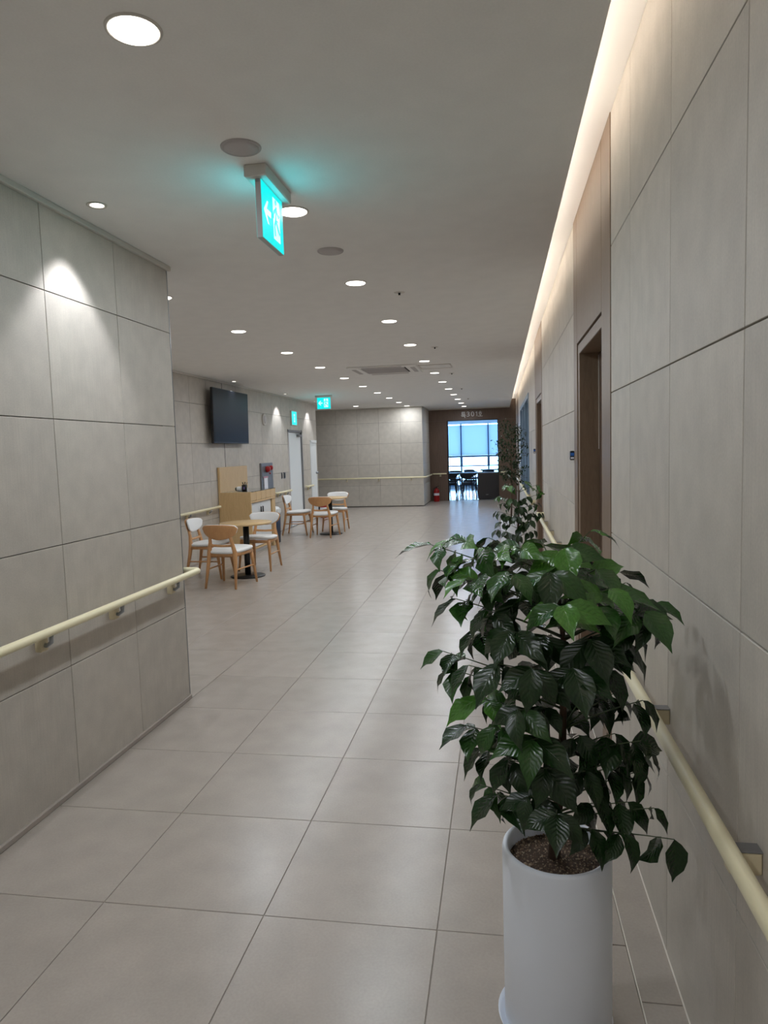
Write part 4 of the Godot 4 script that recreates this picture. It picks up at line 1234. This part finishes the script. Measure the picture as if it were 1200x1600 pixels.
func plants() -> void:
	var leaves := [leaf_mesh(0.54, 0.7, 0.24, 0.20), leaf_mesh(0.50, 1.1, 0.15, 0.26), leaf_mesh(0.58, 0.5, 0.32, 0.16), leaf_mesh(0.46, 1.5, 0.28, 0.22)]
	# ---- the large one in front
	var at := Vector3(0.131, 0, -1.80)
	var p := thing("potted_tree", "large glossy green potted tree in a white pot close to the camera", "plant", at)
	planter(p, 0.141, 0.50)
	# gravel dressing
	var grav := []
	for k in 4:
		grav.append(start(false))
	for k in 1500:
		var a := rng.randf() * TAU
		var rr := sqrt(rng.randf()) * 0.122
		var s := rng.randf_range(0.0022, 0.0050)
		add_cbox(grav[rng.randi() % 4], Vector3(cos(a) * rr, 0.5 - 0.036 - 0.008 * rr / 0.12 + s * 0.3, sin(a) * rr), Vector3(s, s * 0.7, s * rng.randf_range(0.8, 1.4)), s * 0.2)
	for k in 4:
		var gm := part("gravel", done(grav[k]), M.pebble[k], p)
		gm.set_meta("kind", "stuff")
	var trunk_pts := [Vector3(0.125, 0.455, -1.8), Vector3(0.130, 0.551, -1.8), Vector3(0.147, 0.71, -1.8), Vector3(0.152, 0.882, -1.8), Vector3(0.158, 1.0, -1.8), Vector3(0.147, 1.118, -1.8), Vector3(0.135, 1.234, -1.8)]
	var tp := []
	for q in trunk_pts:
		tp.append(q - at)
	part("trunk", tube(tp, [0.017, 0.014, 0.011, 0.009, 0.008, 0.006, 0.004], 12), M.bark, p)
	var clusters := CLUSTERS
	for c in clusters:
		var mid := Vector3(c[0], c[1], c[2]) - at
		var fy := clampf(mid.y - 0.06 - 0.25 * Vector2(mid.x, mid.z).length(), 0.54, 1.23)
		branch(p, along(tp, fy), mid, leaves, c[4], c[5], c[3], Vector3(0.01, 0, 0), XR - 0.02 - at.x)
	# leaves on the far side of the crown
	var st := SurfaceTool.new()
	st.begin(Mesh.PRIMITIVE_TRIANGLES)
	for k in 70:
		var y := rng.randf_range(0.70, 1.26)
		var a := rng.randf_range(PI * 1.1, PI * 1.9)
		var rr := rng.randf_range(0.06, 0.22)
		var pos := Vector3(cos(a) * rr, y, sin(a) * rr)
		if pos.x > 0.2:
			pos.x = 0.2
		var dir := Vector3(cos(a), rng.randf_range(-0.9, 0.0), sin(a))
		st.append_from(leaves[k % 4], 0, Transform3D(leaf_basis(dir, Vector3(rng.randf_range(-0.3, 0.3), 1, -0.4), rng.randf_range(0.08, 0.11)), pos))
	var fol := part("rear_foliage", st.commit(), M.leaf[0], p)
	fol.set_meta("kind", "stuff")
	# ---- the second, farther along the wall
	at = Vector3(0.175, 0, -7.0)
	p = thing("potted_tree", "second glossy green potted tree farther along the right wall", "plant", at)
	planter(p, 0.15, 0.42)
	tp = [Vector3(0, 0.37, 0), Vector3(-0.01, 0.6, 0), Vector3(0.0, 0.9, 0), Vector3(0.01, 1.12, 0)]
	part("trunk", tube(tp, [0.016, 0.012, 0.009, 0.005], 10), M.bark, p)
	for c in CLUSTERS_FAR:
		var mid := Vector3(c[0], c[1], c[2]) - at
		branch(p, along(tp, clampf(mid.y - 0.08, 0.42, 1.1)), mid, leaves, 5, 0.10, c[3], Vector3.ZERO, XR - 0.02 - at.x)
	# ---- the third, tall with fine leaves
	at = Vector3(0.16, 0, -11.0)
	p = thing("slender_tree", "tall slender potted tree with tiny leaves beyond the second plant", "plant", at)
	planter(p, 0.16, 0.45)
	tp = [Vector3(0, 0.40, 0), Vector3(0.02, 0.9, 0.01), Vector3(0.01, 1.3, 0), Vector3(0.03, 1.86, 0)]
	part("trunk", tube(tp, [0.014, 0.011, 0.008, 0.003], 8), M.bark, p)
	var fine := start()
	fine = SurfaceTool.new()
	fine.begin(Mesh.PRIMITIVE_TRIANGLES)
	for k in 34:
		var y := 0.95 + 0.85 * k / 33.0
		var a := k * 2.4
		var reach := 0.30 * (1.0 - 0.45 * absf(y - 1.35) / 0.5) * rng.randf_range(0.75, 1.1)
		var f0 := along(tp, y)
		var f1 := f0 + Vector3(cos(a) * reach, 0.10 + rng.randf_range(-0.05, 0.08), sin(a) * reach)
		f1.x = clampf(f1.x, -0.30, 0.27)
		part("branch", tube([f0, f0.lerp(f1, 0.5) + Vector3(0, 0.02, 0), f1], [0.004, 0.003, 0.0015], 5), M.twig, p)
		for j in 30:
			var t := rng.randf_range(0.3, 1.05)
			var pos := f0.lerp(f1, t) + Vector3(rng.randf_range(-0.05, 0.05), rng.randf_range(-0.06, 0.05), rng.randf_range(-0.05, 0.05))
			pos.x = minf(pos.x, 0.28)
			var dir := Vector3(rng.randf_range(-1, 1), rng.randf_range(-0.8, 0.3), rng.randf_range(-1, 1))
			fine.append_from(leaves[j % 4], 0, Transform3D(leaf_basis(dir, Vector3(0.2, 1, 0.3), rng.randf_range(0.035, 0.058)), pos))
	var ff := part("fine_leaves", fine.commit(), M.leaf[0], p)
	ff.set_meta("kind", "stuff")

func along(tp: Array, y: float) -> Vector3:
	for i in tp.size() - 1:
		if y <= tp[i + 1].y:
			return tp[i].lerp(tp[i + 1], clampf((y - tp[i].y) / (tp[i + 1].y - tp[i].y), 0.0, 1.0))
	return tp[tp.size() - 1]

# where the leafy branches reach: x, y, z, tone, leaves, leaf length
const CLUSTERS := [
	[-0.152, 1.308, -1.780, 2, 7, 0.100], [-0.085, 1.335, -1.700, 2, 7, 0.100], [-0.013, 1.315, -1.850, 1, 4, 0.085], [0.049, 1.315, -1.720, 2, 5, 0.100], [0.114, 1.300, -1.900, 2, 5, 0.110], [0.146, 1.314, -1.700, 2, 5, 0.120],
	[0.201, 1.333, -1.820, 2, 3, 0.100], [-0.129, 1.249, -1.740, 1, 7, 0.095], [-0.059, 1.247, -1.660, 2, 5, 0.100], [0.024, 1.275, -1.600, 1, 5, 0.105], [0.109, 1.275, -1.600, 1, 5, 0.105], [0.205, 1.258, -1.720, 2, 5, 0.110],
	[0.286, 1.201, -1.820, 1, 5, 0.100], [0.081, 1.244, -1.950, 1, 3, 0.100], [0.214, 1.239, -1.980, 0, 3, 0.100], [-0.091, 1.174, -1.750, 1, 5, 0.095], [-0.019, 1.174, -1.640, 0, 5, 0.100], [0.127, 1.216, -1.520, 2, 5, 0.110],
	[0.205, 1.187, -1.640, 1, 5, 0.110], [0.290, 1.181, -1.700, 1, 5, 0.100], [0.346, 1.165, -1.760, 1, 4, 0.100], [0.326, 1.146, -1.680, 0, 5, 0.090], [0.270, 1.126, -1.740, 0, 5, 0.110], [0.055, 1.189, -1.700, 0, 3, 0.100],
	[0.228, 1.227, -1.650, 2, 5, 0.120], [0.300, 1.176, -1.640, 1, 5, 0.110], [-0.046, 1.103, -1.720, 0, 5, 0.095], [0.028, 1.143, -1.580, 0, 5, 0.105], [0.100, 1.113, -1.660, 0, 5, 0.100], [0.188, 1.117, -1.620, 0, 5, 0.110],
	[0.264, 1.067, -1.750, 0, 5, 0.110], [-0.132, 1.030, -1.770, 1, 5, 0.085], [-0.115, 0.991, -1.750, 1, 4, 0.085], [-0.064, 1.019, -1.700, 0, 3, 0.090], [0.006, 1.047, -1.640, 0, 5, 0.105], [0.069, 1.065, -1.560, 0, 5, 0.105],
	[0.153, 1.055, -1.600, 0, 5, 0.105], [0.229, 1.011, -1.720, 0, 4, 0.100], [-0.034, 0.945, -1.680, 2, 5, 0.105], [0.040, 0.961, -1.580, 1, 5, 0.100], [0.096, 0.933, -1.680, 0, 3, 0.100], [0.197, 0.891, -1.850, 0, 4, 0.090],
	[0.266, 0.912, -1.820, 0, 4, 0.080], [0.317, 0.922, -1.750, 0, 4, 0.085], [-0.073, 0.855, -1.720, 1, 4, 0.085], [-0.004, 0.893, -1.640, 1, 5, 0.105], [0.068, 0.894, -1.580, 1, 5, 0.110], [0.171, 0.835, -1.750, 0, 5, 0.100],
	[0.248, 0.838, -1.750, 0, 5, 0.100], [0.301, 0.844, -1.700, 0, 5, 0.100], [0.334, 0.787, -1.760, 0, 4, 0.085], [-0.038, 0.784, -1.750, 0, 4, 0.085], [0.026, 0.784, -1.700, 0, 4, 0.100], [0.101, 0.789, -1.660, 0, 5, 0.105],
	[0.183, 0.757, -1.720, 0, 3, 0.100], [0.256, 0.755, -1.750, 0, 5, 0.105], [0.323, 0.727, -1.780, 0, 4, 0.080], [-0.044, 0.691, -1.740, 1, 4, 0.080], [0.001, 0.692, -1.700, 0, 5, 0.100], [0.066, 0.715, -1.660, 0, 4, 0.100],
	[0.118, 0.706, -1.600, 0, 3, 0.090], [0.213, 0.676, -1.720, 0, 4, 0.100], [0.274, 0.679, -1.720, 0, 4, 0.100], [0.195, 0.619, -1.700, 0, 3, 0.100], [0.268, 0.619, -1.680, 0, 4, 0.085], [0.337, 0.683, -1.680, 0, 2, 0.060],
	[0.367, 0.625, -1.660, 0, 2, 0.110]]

const CLUSTERS_FAR := [[0.083, 1.179, -6.950, 2], [0.239, 1.205, -7.000, 2], [0.350, 1.177, -7.000, 2], [0.390, 1.091, -6.950, 2], [0.007, 1.067, -6.950, 1], [0.111, 1.050, -6.900, 1], [0.236, 1.063, -6.950, 1], [0.330, 0.994, -7.000, 1], [0.050, 0.995, -7.050, 1], [0.184, 0.973, -6.900, 0], [-0.014, 0.921, -6.950, 0], [0.060, 0.889, -6.950, 0], [0.283, 0.904, -6.950, 0], [0.369, 0.903, -6.950, 0], [0.140, 0.879, -6.900, 0], [0.034, 0.813, -6.950, 0], [0.262, 0.834, -6.900, 0], [0.201, 0.791, -6.950, 0], [-0.017, 0.737, -6.950, 0], [0.075, 0.722, -6.900, 0], [0.293, 0.727, -6.950, 0], [0.168, 0.690, -6.900, 0], [0.106, 0.620, -6.950, 0], [0.230, 0.587, -6.950, 0], [0.043, 0.582, -7.000, 0], [0.166, 0.460, -6.950, 0], [0.291, 0.523, -6.950, 0]]
